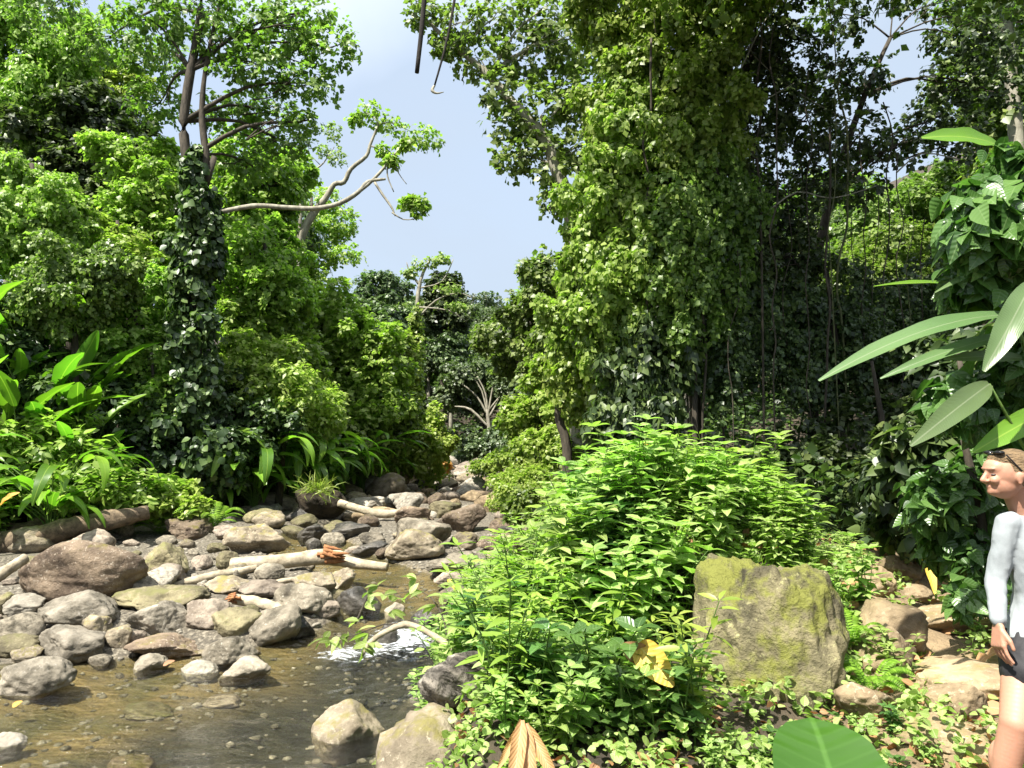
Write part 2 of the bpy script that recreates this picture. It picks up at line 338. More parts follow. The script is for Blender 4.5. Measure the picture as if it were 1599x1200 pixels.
M['orange'] = leafmat('orange leaf', (.38, .20, .03), (.50, .30, .05), (.58, .42, .09), trans=.3, rough=.55, veins=70, tr=(1.2, .9, .4))
M['root'] = plain('dark root', (.006, .005, .004), (.02, .016, .012), 14, .9, .8, (1, 1, .3))
M['bark'] = plain('bark', (.02, .017, .012), (.085, .07, .05), 14, .9, .8, (1, 1, .3))
M['barkp'] = plain('pale bark', (.12, .11, .08), (.34, .32, .25), 9, .85, .6, (1, 1, .4))
M['barkg'] = plain('mossy bark', (.03, .04, .015), (.14, .15, .06), 9, .9, .8)
M['stem'] = plain('stem', (.04, .08, .015), (.10, .17, .03), 20, .6, .2)
M['logb'] = plain('old log', (.035, .026, .017), (.20, .15, .095), 9, .9, 1.2, (1, 1, 1))
M['logp'] = plain('pale debarked wood', (.16, .13, .085), (.44, .38, .27), 7, .8, 1, (1, 1, 1))
M['split'] = plain('split orange wood', (.14, .05, .02), (.38, .18, .07), 22, .8, .9)
M['soil'] = None
RK = dict(
    g=rockmat('grey river rock', (.09, .078, .056), (.28, .245, .185), (.30, .28, .225), None, 3.2, .5, 0),
    gb=rockmat('layered grey rock', (.10, .088, .066), (.31, .275, .215), (.3, .28, .24), None, 3.5, .6, 0),
    t=rockmat('tan rock', (.12, .098, .066), (.29, .245, .175), (.42, .37, .27), (.16, .14, .05), 3, .5, 0, mossup=.62),
    p=rockmat('purplish rock', (.13, .105, .08), (.31, .26, .20), (.36, .32, .27), None, 4, .4, 0),
    w=rockmat('pale rock', (.15, .135, .105), (.34, .31, .25), (.4, .37, .31), None, 4, .4, 0),
    b=rockmat('brown speckled rock', (.09, .065, .045), (.25, .19, .13), (.42, .36, .28), (.13, .11, .03), 2.6, .9, 0, mossup=.66),
    m=rockmat('mossy rock', (.10, .085, .05), (.24, .21, .12), (.32, .29, .17), (.13, .125, .05), 3, .7, 0, mossup=.60),
    M=rockmat('lichen and moss covered boulder', (.07, .062, .036), (.24, .21, .115), (.40, .38, .18), (.14, .145, .03), 2.2, 1.2, 0, mossup=.53),
    d=rockmat('wet dark rock', (.03, .028, .024), (.10, .09, .075), (.15, .14, .11), None, 3, .4, 0, rough=.35),
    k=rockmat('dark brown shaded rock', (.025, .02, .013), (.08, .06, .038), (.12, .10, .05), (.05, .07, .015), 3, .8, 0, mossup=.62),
    s=rockmat('weathered rock with shadow stripes', (.07, .06, .05), (.30, .27, .22), None, None, 2.2, 1, 2.8),  # dark bands painted in as shadows of tree trunks
    y=rockmat('sandy path rock', (.13, .095, .055), (.33, .25, .15), (.42, .36, .25), (.17, .14, .06), 2.6, .5, 0, mossup=.66),
)
# ------------------------------------------------------------------ ground
def groundmat():
    m, N, L = nodes('ground soil and gravel')
    tco = N('ShaderNodeTexCoord'); vec = tco.outputs['Object']
    def noise(s, d=6):
        n = N('ShaderNodeTexNoise'); n.inputs['Scale'].default_value = s; n.inputs['Detail'].default_value = d; n.inputs['Roughness'].default_value = .65; L(vec, n.inputs['Vector']); return n
    def att(name): a = N('ShaderNodeAttribute'); a.attribute_name = name; return a.outputs['Fac']
    def ramp(src, st): r = N('ShaderNodeValToRGB'); setramp(r, st); L(src, r.inputs[0]); return r.outputs[0]
    def mixc(f, a, b): x = N('ShaderNodeMix'); x.data_type = 'RGBA'; L(f, x.inputs[0]); L(a, x.inputs[6]); L(b, x.inputs[7]); return x.outputs[2]
    nn = noise(3.5); n2 = noise(22, 4); n5 = noise(1.1, 4)
    soil = ramp(nn.outputs[0], [(.3, (.018, .013, .008)), (.7, (.06, .045, .027))])  # soil colour darkened in place of canopy shade
    path = ramp(nn.outputs[0], [(.3, (.11, .075, .042)), (.7, (.30, .22, .125))])
    grav = ramp(n2.outputs[0], [(.3, (.03, .026, .02)), (.5, (.10, .086, .062)), (.72, (.28, .25, .19))])
    bed = ramp(nn.outputs[0], [(.30, (.03, .032, .012)), (.42, (.10, .085, .03)), (.54, (.17, .125, .05)), (.70, (.30, .22, .10))])
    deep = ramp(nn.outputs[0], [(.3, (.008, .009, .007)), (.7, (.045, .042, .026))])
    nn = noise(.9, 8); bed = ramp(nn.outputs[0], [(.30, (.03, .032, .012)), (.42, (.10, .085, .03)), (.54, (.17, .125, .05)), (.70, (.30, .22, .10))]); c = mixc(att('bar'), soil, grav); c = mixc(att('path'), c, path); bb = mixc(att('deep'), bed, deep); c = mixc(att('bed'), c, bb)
    p = N('ShaderNodeBsdfPrincipled'); L(c, p.inputs['Base Color']); p.inputs['Roughness'].default_value = .9
    bp = N('ShaderNodeBump'); bp.inputs['Strength'].default_value = .8; bp.inputs['Distance'].default_value = .05; L(n2.outputs[0], bp.inputs['Height']); L(bp.outputs[0], p.inputs['Normal'])
    o = N('ShaderNodeOutputMaterial'); L(p.outputs[0], o.inputs[0]); return m
ys = np.concatenate([np.linspace(-12, 2, 15)[:-1], np.linspace(2, 16, 141)[:-1], np.linspace(16, 50, 120)[:-1], np.linspace(50, 400, 90)])
us = np.concatenate([-np.geomspace(14, 1, 60)[:-1] * 1.0, np.linspace(-1, 1, 121), np.geomspace(1, 14, 60)[1:]])
xs_ = np.where(np.abs(us) <= 1, us * 6, np.sign(us) * (6 + (np.abs(us) - 1) * 22))
XX, YY = np.meshgrid(xs_, ys); ZZ = hgt(XX, YY)
ny, nx = XX.shape; idx = np.arange(ny * nx).reshape(ny, nx)
Fg = np.stack([idx[:-1, :-1], idx[:-1, 1:], idx[1:, 1:], idx[1:, :-1]], -1).reshape(-1, 4)
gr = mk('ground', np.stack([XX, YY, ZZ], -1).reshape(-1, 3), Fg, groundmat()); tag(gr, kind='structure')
def setatt(o, name, v):
    a = o.data.attributes.new(name, 'FLOAT', 'POINT'); a.data.foreach_set('value', np.asarray(v, np.float32).ravel())
cc = chan(XX, YY); dLg = np.interp(YY, eLY, eLX) - XX; dRg = XX - np.interp(YY, eRY, eRX)
setatt(gr, 'bed', sstep((zwat(YY) + .01 - ZZ) / .05)); 
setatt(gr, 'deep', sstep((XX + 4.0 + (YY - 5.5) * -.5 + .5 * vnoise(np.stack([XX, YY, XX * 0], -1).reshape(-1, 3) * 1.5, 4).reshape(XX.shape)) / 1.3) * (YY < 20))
setatt(gr, 'bar', sstep(1 - np.maximum(dLg, dRg) / .4) * (YY < 46))
pathd = np.hypot((XX - np.interp(YY, [2, 4, 6, 8, 11], [2.6, 2.7, 3.3, 4.4, 5.6])) / .9, 0 * XX)
setatt(gr, 'path', sstep(1.5 - pathd) * sstep((YY - 1) / 1) * sstep((10 - YY) / 2))

def watermat():
    m, N, L = nodes('stream water')
    tco = N('ShaderNodeTexCoord'); mp = N('ShaderNodeMapping'); mp.inputs['Rotation'].default_value = (0, 0, R(-22)); mp.inputs['Scale'].default_value = (1, 2.6, 1); L(tco.outputs['Object'], mp.inputs[0])
    n = N('ShaderNodeTexNoise'); n.inputs['Scale'].default_value = 3.4; n.inputs['Detail'].default_value = 5; n.inputs['Roughness'].default_value = .62; L(mp.outputs[0], n.inputs['Vector'])
    a = N('ShaderNodeAttribute'); a.attribute_name = 'foam'
    n2 = N('ShaderNodeTexNoise'); n2.inputs['Scale'].default_value = 11; n2.inputs['Detail'].default_value = 7; n2.inputs['Roughness'].default_value = .75; L(mp.outputs[0], n2.inputs['Vector'])
    b = N('ShaderNodeBump'); b.inputs['Strength'].default_value = .8; b.inputs['Distance'].default_value = .12; L(n.outputs[0], b.inputs['Height'])
    st = N('ShaderNodeMath'); st.operation = 'MULTIPLY_ADD'; L(a.outputs['Fac'], st.inputs[0]); st.inputs[1].default_value = .8; st.inputs[2].default_value = .12
    b2 = N('ShaderNodeBump'); L(st.outputs[0], b2.inputs['Strength']); b2.inputs['Distance'].default_value = .05; L(n2.outputs[0], b2.inputs['Height']); L(b.outputs[0], b2.inputs['Normal'])
    fr = N('ShaderNodeFresnel'); fr.inputs[0].default_value = 1.33; L(b2.outputs[0], fr.inputs['Normal'])
    gl = N('ShaderNodeBsdfGlossy'); gl.inputs['Roughness'].default_value = .06; L(b2.outputs[0], gl.inputs['Normal'])
    tr = N('ShaderNodeBsdfTransparent'); tr.inputs[0].default_value = (.90, .90, .79, 1)
    ms = N('ShaderNodeMixShader'); L(fr.outputs[0], ms.inputs[0]); L(tr.outputs[0], ms.inputs[1]); L(gl.outputs[0], ms.inputs[2])
    ad = N('ShaderNodeMath'); ad.operation = 'ADD'; L(n2.outputs[0], ad.inputs[0]); L(a.outputs['Fac'], ad.inputs[1])
    mr = N('ShaderNodeMapRange'); L(ad.outputs[0], mr.inputs[0]); mr.inputs[1].default_value = .98; mr.inputs[2].default_value = 1.10
    df = N('ShaderNodeBsdfDiffuse'); df.inputs[0].default_value = (.55, .58, .60, 1); L(b2.outputs[0], df.inputs['Normal'])
    m2 = N('ShaderNodeMixShader'); L(mr.outputs[0], m2.inputs[0]); L(ms.outputs[0], m2.inputs[1]); L(df.outputs[0], m2.inputs[2])
    o = N('ShaderNodeOutputMaterial'); L(m2.outputs[0], o.inputs[0]); return m
wx = np.linspace(-13, 1.2, 190); wy = np.concatenate([np.linspace(-2, 16, 260)[:-1], np.linspace(16, 46, 100)])
WX, WY = np.meshgrid(wx, wy)
foam = np.exp(-(((WX + 1.15) / .75) ** 2 + ((WY - 8.5) / .75) ** 2)) * .55 + .34 * np.exp(-(((WX + 1.9) / .35) ** 2 + ((WY - 8.0) / .3) ** 2)) \
     + .36 * np.exp(-(((WX + 1.6) / .7) ** 2 + ((WY - 10.4) / .5) ** 2)) + .6 * np.exp(-(((WX + 3.4) / .9) ** 2 + ((WY - 13.3) / .5) ** 2)) + .22 * np.exp(-(((WX + 1.3) / .9) ** 2 + ((WY - 7.2) / .9) ** 2))
WZ = zwat(WY) + .07 * foam * fbm(np.stack([WX * 5, WY * 5, WX * 0], -1).reshape(-1, 3), 4, 5).reshape(WX.shape) + .008 * fbm(np.stack([WX * 1.5, WY * 3, WX * 0], -1).reshape(-1, 3), 3, 9).reshape(WX.shape)
idx = np.arange(WX.size).reshape(WX.shape)
Fw = np.stack([idx[:-1, :-1], idx[:-1, 1:], idx[1:, 1:], idx[1:, :-1]], -1).reshape(-1, 4)
keep = ((WZ > hgt(WX, WY) - .12))[:-1, :-1].ravel()
wat = mk('stream_water', np.stack([WX, WY, WZ], -1).reshape(-1, 3), Fw[keep], watermat()); tag(wat, kind='structure'); setatt(wat, 'foam', foam)

# ------------------------------------------------------------------ rocks
def ico(sub):
    import bmesh
    b = bmesh.new(); bmesh.ops.create_icosphere(b, subdivisions=sub, radius=1); b.verts.ensure_lookup_table()
    V = np.array([v.co[:] for v in b.verts]); Fc = np.array([[v.index for v in f.verts] for f in b.faces]); b.free(); return V, Fc
ICO = {k: ico(k) for k in (3, 4, 5, 6)}
def rockgeo(seed, sub=4, k=14, sharp=12, rough=.05, planes=None):
    rs = np.random.RandomState(seed); sharp *= 1.5; u, Fc = ICO[sub]
    nrm_ = norm(rs.randn(k, 3)); d = .60 + .40 * rs.rand(k)
    if planes is not None: pl = np.array(planes, float); nrm_ = norm(pl[:, :3]); d = pl[:, 3]
    q = np.maximum(u @ nrm_.T, 0) / d                 # 1/r on each plane
    r = 1 / (np.sum(q ** sharp, 1) + (1 / 1.15) ** sharp) ** (1 / sharp)
    V = u * r[:, None]
    V = V * (1 + rough * 1.3 * fbm(V * 1.7 + seed, 4, seed) - rough * 1.1 * np.abs(fbm(V * 3.1 + seed, 3, seed + 5)) + rough * .5 * fbm(V * 8 + seed, 3, seed + 9))[:, None]
    a = rs.rand() * 6.28 if planes is None else 0; c, s = math.cos(a), math.sin(a); V = V @ np.array([[c, -s, 0], [s, c, 0], [0, 0, 1]])
    lo, hi = V.min(0), V.max(0); V = (V - (lo + hi) / 2) / ((hi - lo) / 2)
    return V, Fc
def rock(box, mt, label, name='river_rock', group=None, sub=5, seed=None, D=None, deep=.8, sink=.15, k=14, sharp=12, rough=.06, tilt=0, zb=None, cat='rock', planes=None):
    x0, y0, x1, y1 = box; seed = seed if seed is not None else int(x0 * 7 + y0 * 13)
    g = GT((x0 + x1) / 2, y1 - 2, True) if D is None else None
    D0 = D if D is not None else g[1]
    w = (x1 - x0) / F * D0; Dc = D0 + w * deep * .42; w = (x1 - x0) / F * Dc
    a = P((x0 + x1) / 2, y0, Dc); zt = a[2]; base = zb if zb is not None else (g[2] if g is not None else P((x0 + x1) / 2, y1, D0)[2])
    h = max(zt - base, .04) ; zbm = base - h * sink - .02
    V, Fc = rockgeo(seed, sub, k, sharp, rough, planes)
    zbm = min(zbm, hz(a[0], Dc) - .03) if name != 'sunken_rock' else hz(a[0], Dc) - .03
    zt = zt if name != 'sunken_rock' else max(min(-.025, zbm + .2), zbm + .06)
    V = V * np.array([w / 2, w * deep / 2, (zt - zbm) / 2])
    c, s = math.cos(tilt), math.sin(tilt); V = V @ np.array([[c, 0, -s], [0, 1, 0], [s, 0, c]])
    o = mk(name, V + np.array([a[0], Dc, (zt + zbm) / 2]), Fc, RK[mt], org=(a[0], Dc, zbm))
    return tag(o, label, cat, group)
for b_ in [
 ((35, 838, 240, 946), 'b', 'largest speckled brown boulder on the left gravel bar, olive along its foot', 'boulder', dict(sub=5, deep=.6, rough=.05, k=10, sharp=5)),
 ((256, 808, 330, 848), 'b', 'rounded brown rock behind the gravel bar, beside the end of the mossy log', 'boulder', {}),
 ((357, 817, 455, 870), 't', 'angular tan boulder with a rough cracked right face behind the long pale log', 'boulder', dict(sub=5, k=9, sharp=18, rough=.07)),
 ((228, 845, 300, 903), 'm', 'yellow-green mossy boulder right of the largest speckled boulder', 'boulder', {}),
 ((236, 880, 290, 916), 'p', 'smooth purplish slab in front of the yellow-green mossy boulder', 'river_rock', {}),
 ((183, 914, 332, 966), 'm', 'long low pitted dark boulder in front of the largest speckled boulder', 'boulder', dict(sub=5, rough=.09)),
 ((68, 922, 190, 987), 'gb', 'broad pale grey layered slab in front of the largest speckled boulder', 'boulder', dict(sub=5, k=9, sharp=16)),
 ((-12, 925, 26, 966), 'm', 'olive rounded stone cut by the left picture edge on the gravel bar', 'river_rock', {}),
 ((8, 928, 71, 966), 'w', 'pale wedge-shaped stone left of the broad layered slab', 'river_rock', dict(k=8, sharp=18)),
 ((124, 958, 176, 997), 't', 'knobbly tan stone resting against the broad layered slab', 'river_rock', {}),
 ((58, 975, 172, 1040), 'gb', 'grey boulder with a deep black overhang facing the pool', 'boulder', dict(sub=5, k=8, sharp=18)),
 ((-10, 988, 68, 1032), 'm', 'dark olive flat rock at the left edge above the gravel patch', 'river_rock', {}),
 ((12, 962, 72, 986), 'w', 'flat pale slab lying between the wedge-shaped stone and the olive flat rock', 'river_rock', {}),
 ((168, 975, 209, 1018), 't', 'small leaning tan stone right of the overhanging grey boulder', 'river_rock', {}),
 ((205, 938, 294, 1004), 'gb', 'grey standing boulder with slanting layers in the middle of the gravel bar', 'boulder', dict(sub=5, k=9)),
 ((208, 988, 323, 1036), 'b', 'flat brown-stained slab under the slanting layered boulder', 'boulder', dict(sub=5, k=9, sharp=16)),
 ((290, 934, 362, 987), 'p', 'pinkish square boulder just right of the slanting layered boulder', 'boulder', dict(k=9, sharp=18)),
 ((330, 950, 406, 1001), 'm', 'olive speckled boulder below the short split branch', 'boulder', {}),
 ((318, 990, 403, 1040), 'g', 'smooth rounded grey boulder at the pool edge', 'boulder', dict(sharp=7)),
 ((210, 1020, 263, 1049), 'g', 'small oval grey stone at the pool edge under the flat brown slab', 'river_rock', dict(sharp=6)),
 ((8, 1024, 118, 1088), 'gb', 'grey domed boulder at the left end of the pool', 'boulder', dict(sub=5, k=9, sharp=10)),
 ((-30, 1144, 42, 1172), 'w', 'white-topped rock in the shallows at the left picture edge', 'river_rock', dict(k=8, sharp=16)),
 ((344, 1026, 426, 1058), 'g', 'low wet grey stone lapped by the riffle', 'river_rock', {}),
 ((393, 945, 472, 1012), 'g', 'rounded grey boulder under the tip of the short split branch', 'boulder', dict(sharp=8)),
 ((284, 1030, 342, 1056), 'w', 'flat pale stone at the water line between two grey boulders', 'river_rock', dict(k=8)),
 ((338, 860, 372, 893), 'm', 'small mossy cube-like stone at the left end of the long pale log', 'river_rock', {}),
 ((398, 880, 445, 912), 'g', 'dark rounded stone in front of the long pale log', 'river_rock', {}),
 ((455, 893, 525, 935), 't', 'brown jagged rock below the splintered wood of the long pale log', 'river_rock', {}),
 ((514, 885, 556, 928), 't', 'pointed pale rock at the right end of the long pale log', 'river_rock', dict(k=8, sharp=18)),
 ((428, 910, 520, 966), 'g', 'broad grey-brown boulder beside the riffle', 'boulder', {}),
 ((478, 935, 534, 972), 'p', 'rounded brown stone touching the riffle near the leafy branch', 'river_rock', {}),
 ((524, 915, 596, 957), 'd', 'wet dark stone in the channel above the riffle', 'river_rock', dict(sharp=7)),
 ((372, 905, 452, 940), 'p', 'reddish low rock between the two pale branches', 'river_rock', {}),
 ((440, 957, 492, 1000), 'd', 'dark hollow stone behind the leaves of the fallen branch', 'river_rock', {}),
 ((318, 900, 392, 932), 't', 'tan flat rock beneath the pale thin branch', 'river_rock', {}),
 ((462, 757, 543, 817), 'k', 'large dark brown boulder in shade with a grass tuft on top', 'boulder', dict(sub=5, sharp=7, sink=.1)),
 ((600, 824, 696, 879), 't', 'smooth golden tan boulder standing in midstream', 'boulder', dict(sub=5, k=9, sharp=6)),
 ((618, 808, 705, 862), 'g', 'dark smooth boulder behind the golden tan boulder', 'boulder', dict(k=8)),
 ((690, 787, 760, 836), 'b', 'dark speckled boulder upstream of the golden tan boulder', 'boulder', dict(sharp=7)),
 ((702, 830, 751, 863), 't', 'light tan stone with an angular right edge, right of the golden tan boulder', 'river_rock', {}),
 ((669, 783, 720, 814), 'm', 'olive rounded boulder touching the dark speckled boulder', 'boulder', {}),
 ((618, 789, 674, 822), 'b', 'brown boulder upstream, left of the olive rounded one', 'boulder', {}),
 ((548, 775, 602, 802), 'w', 'pale rounded stone above the log by the dark grassy boulder', 'river_rock', {}),
 ((598, 768, 662, 797), 'w', 'pale faceted boulder upstream where the bed turns bright', 'boulder', {}),
 ((463, 818, 517, 845), 'd', 'wet dark flat stone below the dark grassy boulder', 'river_rock', {}),
 ((476, 840, 506, 860), 'd', 'small wet dark stone splitting the little cascade', 'river_rock', {}),
 ((520, 815, 580, 845), 'd', 'wet brown stone at the head of the little cascade', 'river_rock', {}),
 ((560, 830, 604, 852), 'g', 'low grey stone right of the little cascade', 'river_rock', {}),
 ((552, 845, 606, 870), 'd', 'dark slab between the cascade and the golden tan boulder', 'river_rock', {}),
 ((778, 822, 818, 844), 'd', 'dark stone in the shadow under the yellow-green shrub', 'river_rock', {}),
 ((815, 820, 848, 845), 't', 'small tan stone at the foot of the bank shrubs', 'river_rock', {}),
 ((744, 838, 802, 866), 'b', 'brown low boulder right of the angular tan stone', 'boulder', {}),
 ((800, 835, 858, 878), 'm', 'olive and tan boulder half covered by the bank plants', 'boulder', {}),
 ((696, 860, 748, 882), 'g', 'small dark oval stone in front of the angular tan stone', 'river_rock', {}),
 ((664, 870, 742, 898), 'g', 'flat grey rock beside the calm water below the golden tan boulder', 'boulder', {}),
 ((678, 892, 728, 918), 'p', 'flat purplish rock at the right edge of the channel', 'river_rock', {}),
 ((718, 893, 775, 925), 'p', 'pinkish slab at the edge of the short grass', 'river_rock', {}),
 ((758, 855, 808, 882), 't', 'tan flat stone above the short grass', 'river_rock', {}),
 ((489, 1097, 603, 1162), 't', 'pointed tan rock standing alone in the pool', 'boulder', dict(sub=5, k=9, sharp=12, seed=77)),
 ((655, 1012, 790, 1115), 's', 'weathered boulder with trunk shadows painted as dark stripes beside the pool, half overgrown', 'boulder', dict(sub=5, k=8, sharp=6)),
 ((592, 1106, 800, 1300), 't', 'big sunlit tan boulder at the bottom edge of the picture', 'boulder', dict(sub=5, D=4.2, zb=-.1, deep=.9, k=9, sharp=8)),
 ((1072, 872, 1322, 1130), 'M', 'huge yellow-green lichened boulder beside the path', 'boulder', dict(sub=6, D=4.45, zb=.38, deep=.8, sharp=11, rough=.10, seed=31, planes=[(.1, .1, 1, .62), (-.15, -1, .42, .60), (-1, -.1, .15, .95), (1, -.35, .3, .84), (.75, -.6, .55, .78), (-.8, -.5, .5, .86), (.3, -.5, .9, .68), (0, 1, .2, .9), (-.6, -.2, .8, .92), (0, 0, -1, .7), (-.5, -1, -.3, .85), (.5, -1, -.4, .8)])),
 ((1366, 865, 1443, 914), 'y', 'rounded brown rock at the far end of the path', 'boulder', {}),
 ((1340, 884, 1398, 938), 'y', 'upright sandy rock left of the rounded brown path rock', 'boulder', {}),
 ((1396, 912, 1452, 940), 'y', 'small block step in front of the rounded brown path rock', 'path_rock', dict(k=7, sharp=20)),
 ((1312, 935, 1440, 1020), 'y', 'sandy boulder between the lichened boulder and the path', 'boulder', dict(sub=5)),
 ((1405, 934, 1590, 1000), 'y', 'broad sunlit sandy slab across the path', 'path_rock', dict(sub=5, k=9)),
 ((1335, 975, 1430, 1062), 'y', 'slanting sandy rock with a dark hollow beside the path', 'boulder', dict(sub=5)),
 ((1425, 1030, 1610, 1110), 'y', 'wide sandy slab on the path beside the walker', 'path_rock', dict(sub=5, k=9)),
 ((1440, 1062, 1535, 1125), 'y', 'blocky brown rock below the wide sandy slab', 'path_rock', dict(k=9, sharp=18)),
 ((1300, 1062, 1400, 1140), 'y', 'shaded tan rock at the right foot of the lichened boulder', 'boulder', dict(sub=5, k=9)),
 ((1395, 1120, 1540, 1190), 'y', 'long flat sandy rock at the bottom of the path', 'path_rock', dict(sub=5, k=9)),
 ((1560, 1100, 1680, 1180), 'y', 'sandy rock behind the walker at the right picture edge', 'path_rock', dict(sub=5, k=9)),
 ((188, 1072, 278, 1112), 'm', 'green flat rock lying under water in the pool', 'sunken_rock', dict(sharp=6)),
 ((172, 1142, 242, 1188), 'b', 'reddish brown rock lying under water near the bottom edge', 'sunken_rock', dict(sharp=6)),
 ((318, 1066, 378, 1092), 'p', 'low reddish rock barely breaking the pool surface', 'sunken_rock', dict(sharp=6)),
]:
    rock(b_[0], b_[1], b_[2], b_[3], **b_[4])
# unnamed rocks of the bar and the upstream bed: copies of a few meshes
PR = {}
for i in range(9):
    V, Fc = rockgeo(400 + i, 4 if i < 4 else 3, 10 + i % 4, 9 + i, .06)
    o = mk('cobble', V, Fc, None); PR[i] = o.data; o.data.materials.append(RK['g']); bpy.data.objects.remove(o)
rs = np.random.RandomState(5); rnd = random.Random(7)
def cobble(x, y, w, mt, label, group, name='cobble'):
    me = PR[rnd.randrange(9)]
    key = (me.name, mt)
    if key not in PR:
        m2 = me.copy(); m2.materials.clear(); m2.materials.append(RK[mt]); PR[key] = m2
    o = bpy.data.objects.new(name, PR[key]); COL.objects.link(o)
    h = w * rnd.uniform(.45, .75); z = hz(x, y)
    o.location = (x, y, z + h * .22); o.scale = (w / 2, w / 2 * rnd.uniform(.65, .95), h / 2); o.rotation_euler = (rnd.uniform(-.2, .2), rnd.uniform(-.2, .2), rnd.uniform(0, 6.28))
    return tag(o, label, 'rock', group)
placed = []
def scatter(n, x0f, x1f, y0, y1, w0, w1, mats, label, group, pw=2.0, sep=.42):
    k = 0; t = 0
    while k < n and t < n * 30:
        t += 1; y = y0 + (y1 - y0) * rnd.random(); x = x0f(y) + (x1f(y) - x0f(y)) * rnd.random(); w = w0 + (w1 - w0) * rnd.random() ** pw
        if any((x - a) ** 2 + (y - b) ** 2 < ((w + c) * sep) ** 2 for a, b, c in placed): continue
        if chan(np.array([x]), np.array([y]))[0] < .9 and y < 13: continue
        placed.append((x, y, w)); cobble(x, y, w, rnd.choice(mats), label, group); k += 1
eL = lambda y: float(np.interp(y, eLY, eLX)); eR = lambda y: float(np.interp(y, eRY, eRX))
scatter(60, lambda y: -7.5, lambda y: -1.8, 7.2, 13, .25, .5, 'g g p t m w'.split(), 'small rock filling the gaps between the boulders of the left gravel bar', 'small rocks of the left gravel bar')
scatter(60, lambda y: -7.5, lambda y: -2.0, 6.8, 13, .1, .26, 'g g p t w'.split(), 'small rock filling the gaps between the boulders of the left gravel bar', 'small rocks of the left gravel bar', sep=.4)
scatter(45, lambda y: eL(y), lambda y: eR(y), 13, 17.5, .3, .95, 'g b t m p d'.split(), 'rock among the many lying in midstream below the bright upstream bed', 'rocks lying in midstream')
scatter(75, lambda y: eL(y), lambda y: eR(y), 17.5, 28, .4, 1.4, 'w t t b p w y'.split(), 'sunlit pale rock of the upstream bed, one among many', 'sunlit rocks of the upstream bed')
scatter(45, lambda y: eL(y), lambda y: eR(y), 28, 44, .7, 1.9, 'w t w p'.split(), 'sunlit pale rock of the upstream bed, one among many', 'sunlit rocks of the upstream bed')
scatter(14, lambda y: -5, lambda y: -1.2, 4.3, 7.0, .15, .4, 'm b t'.split(), 'small stone lying under water on the pool floor', 'stones on the pool floor') 
# gravel: past counting
gg = Geo(); n = 2600; px_ = rs.uniform(-8, .3, n); py_ = rs.uniform(5.5, 15, n); sz = rs.uniform(.015, .05, n)
pz = hgt(px_, py_); V0, F0 = ico(1)
for a in range(6):
    s_ = slice(a, n, 6); vv = V0 * (1 + .25 * rs.randn(len(V0), 1)) * np.array([1, .8, .55])
    V = (vv[None] * sz[s_, None, None] + np.stack([px_[s_], py_[s_], pz[s_]], 1)[:, None]).reshape(-1, 3)
    gg.add(V, (F0[None] + (np.arange(len(px_[s_])) * len(vv))[:, None, None]).reshape(-1, 3))
tag(gg.mk('gravel', RK['w']), 'loose pale gravel between the river rocks', 'gravel', kind='stuff')
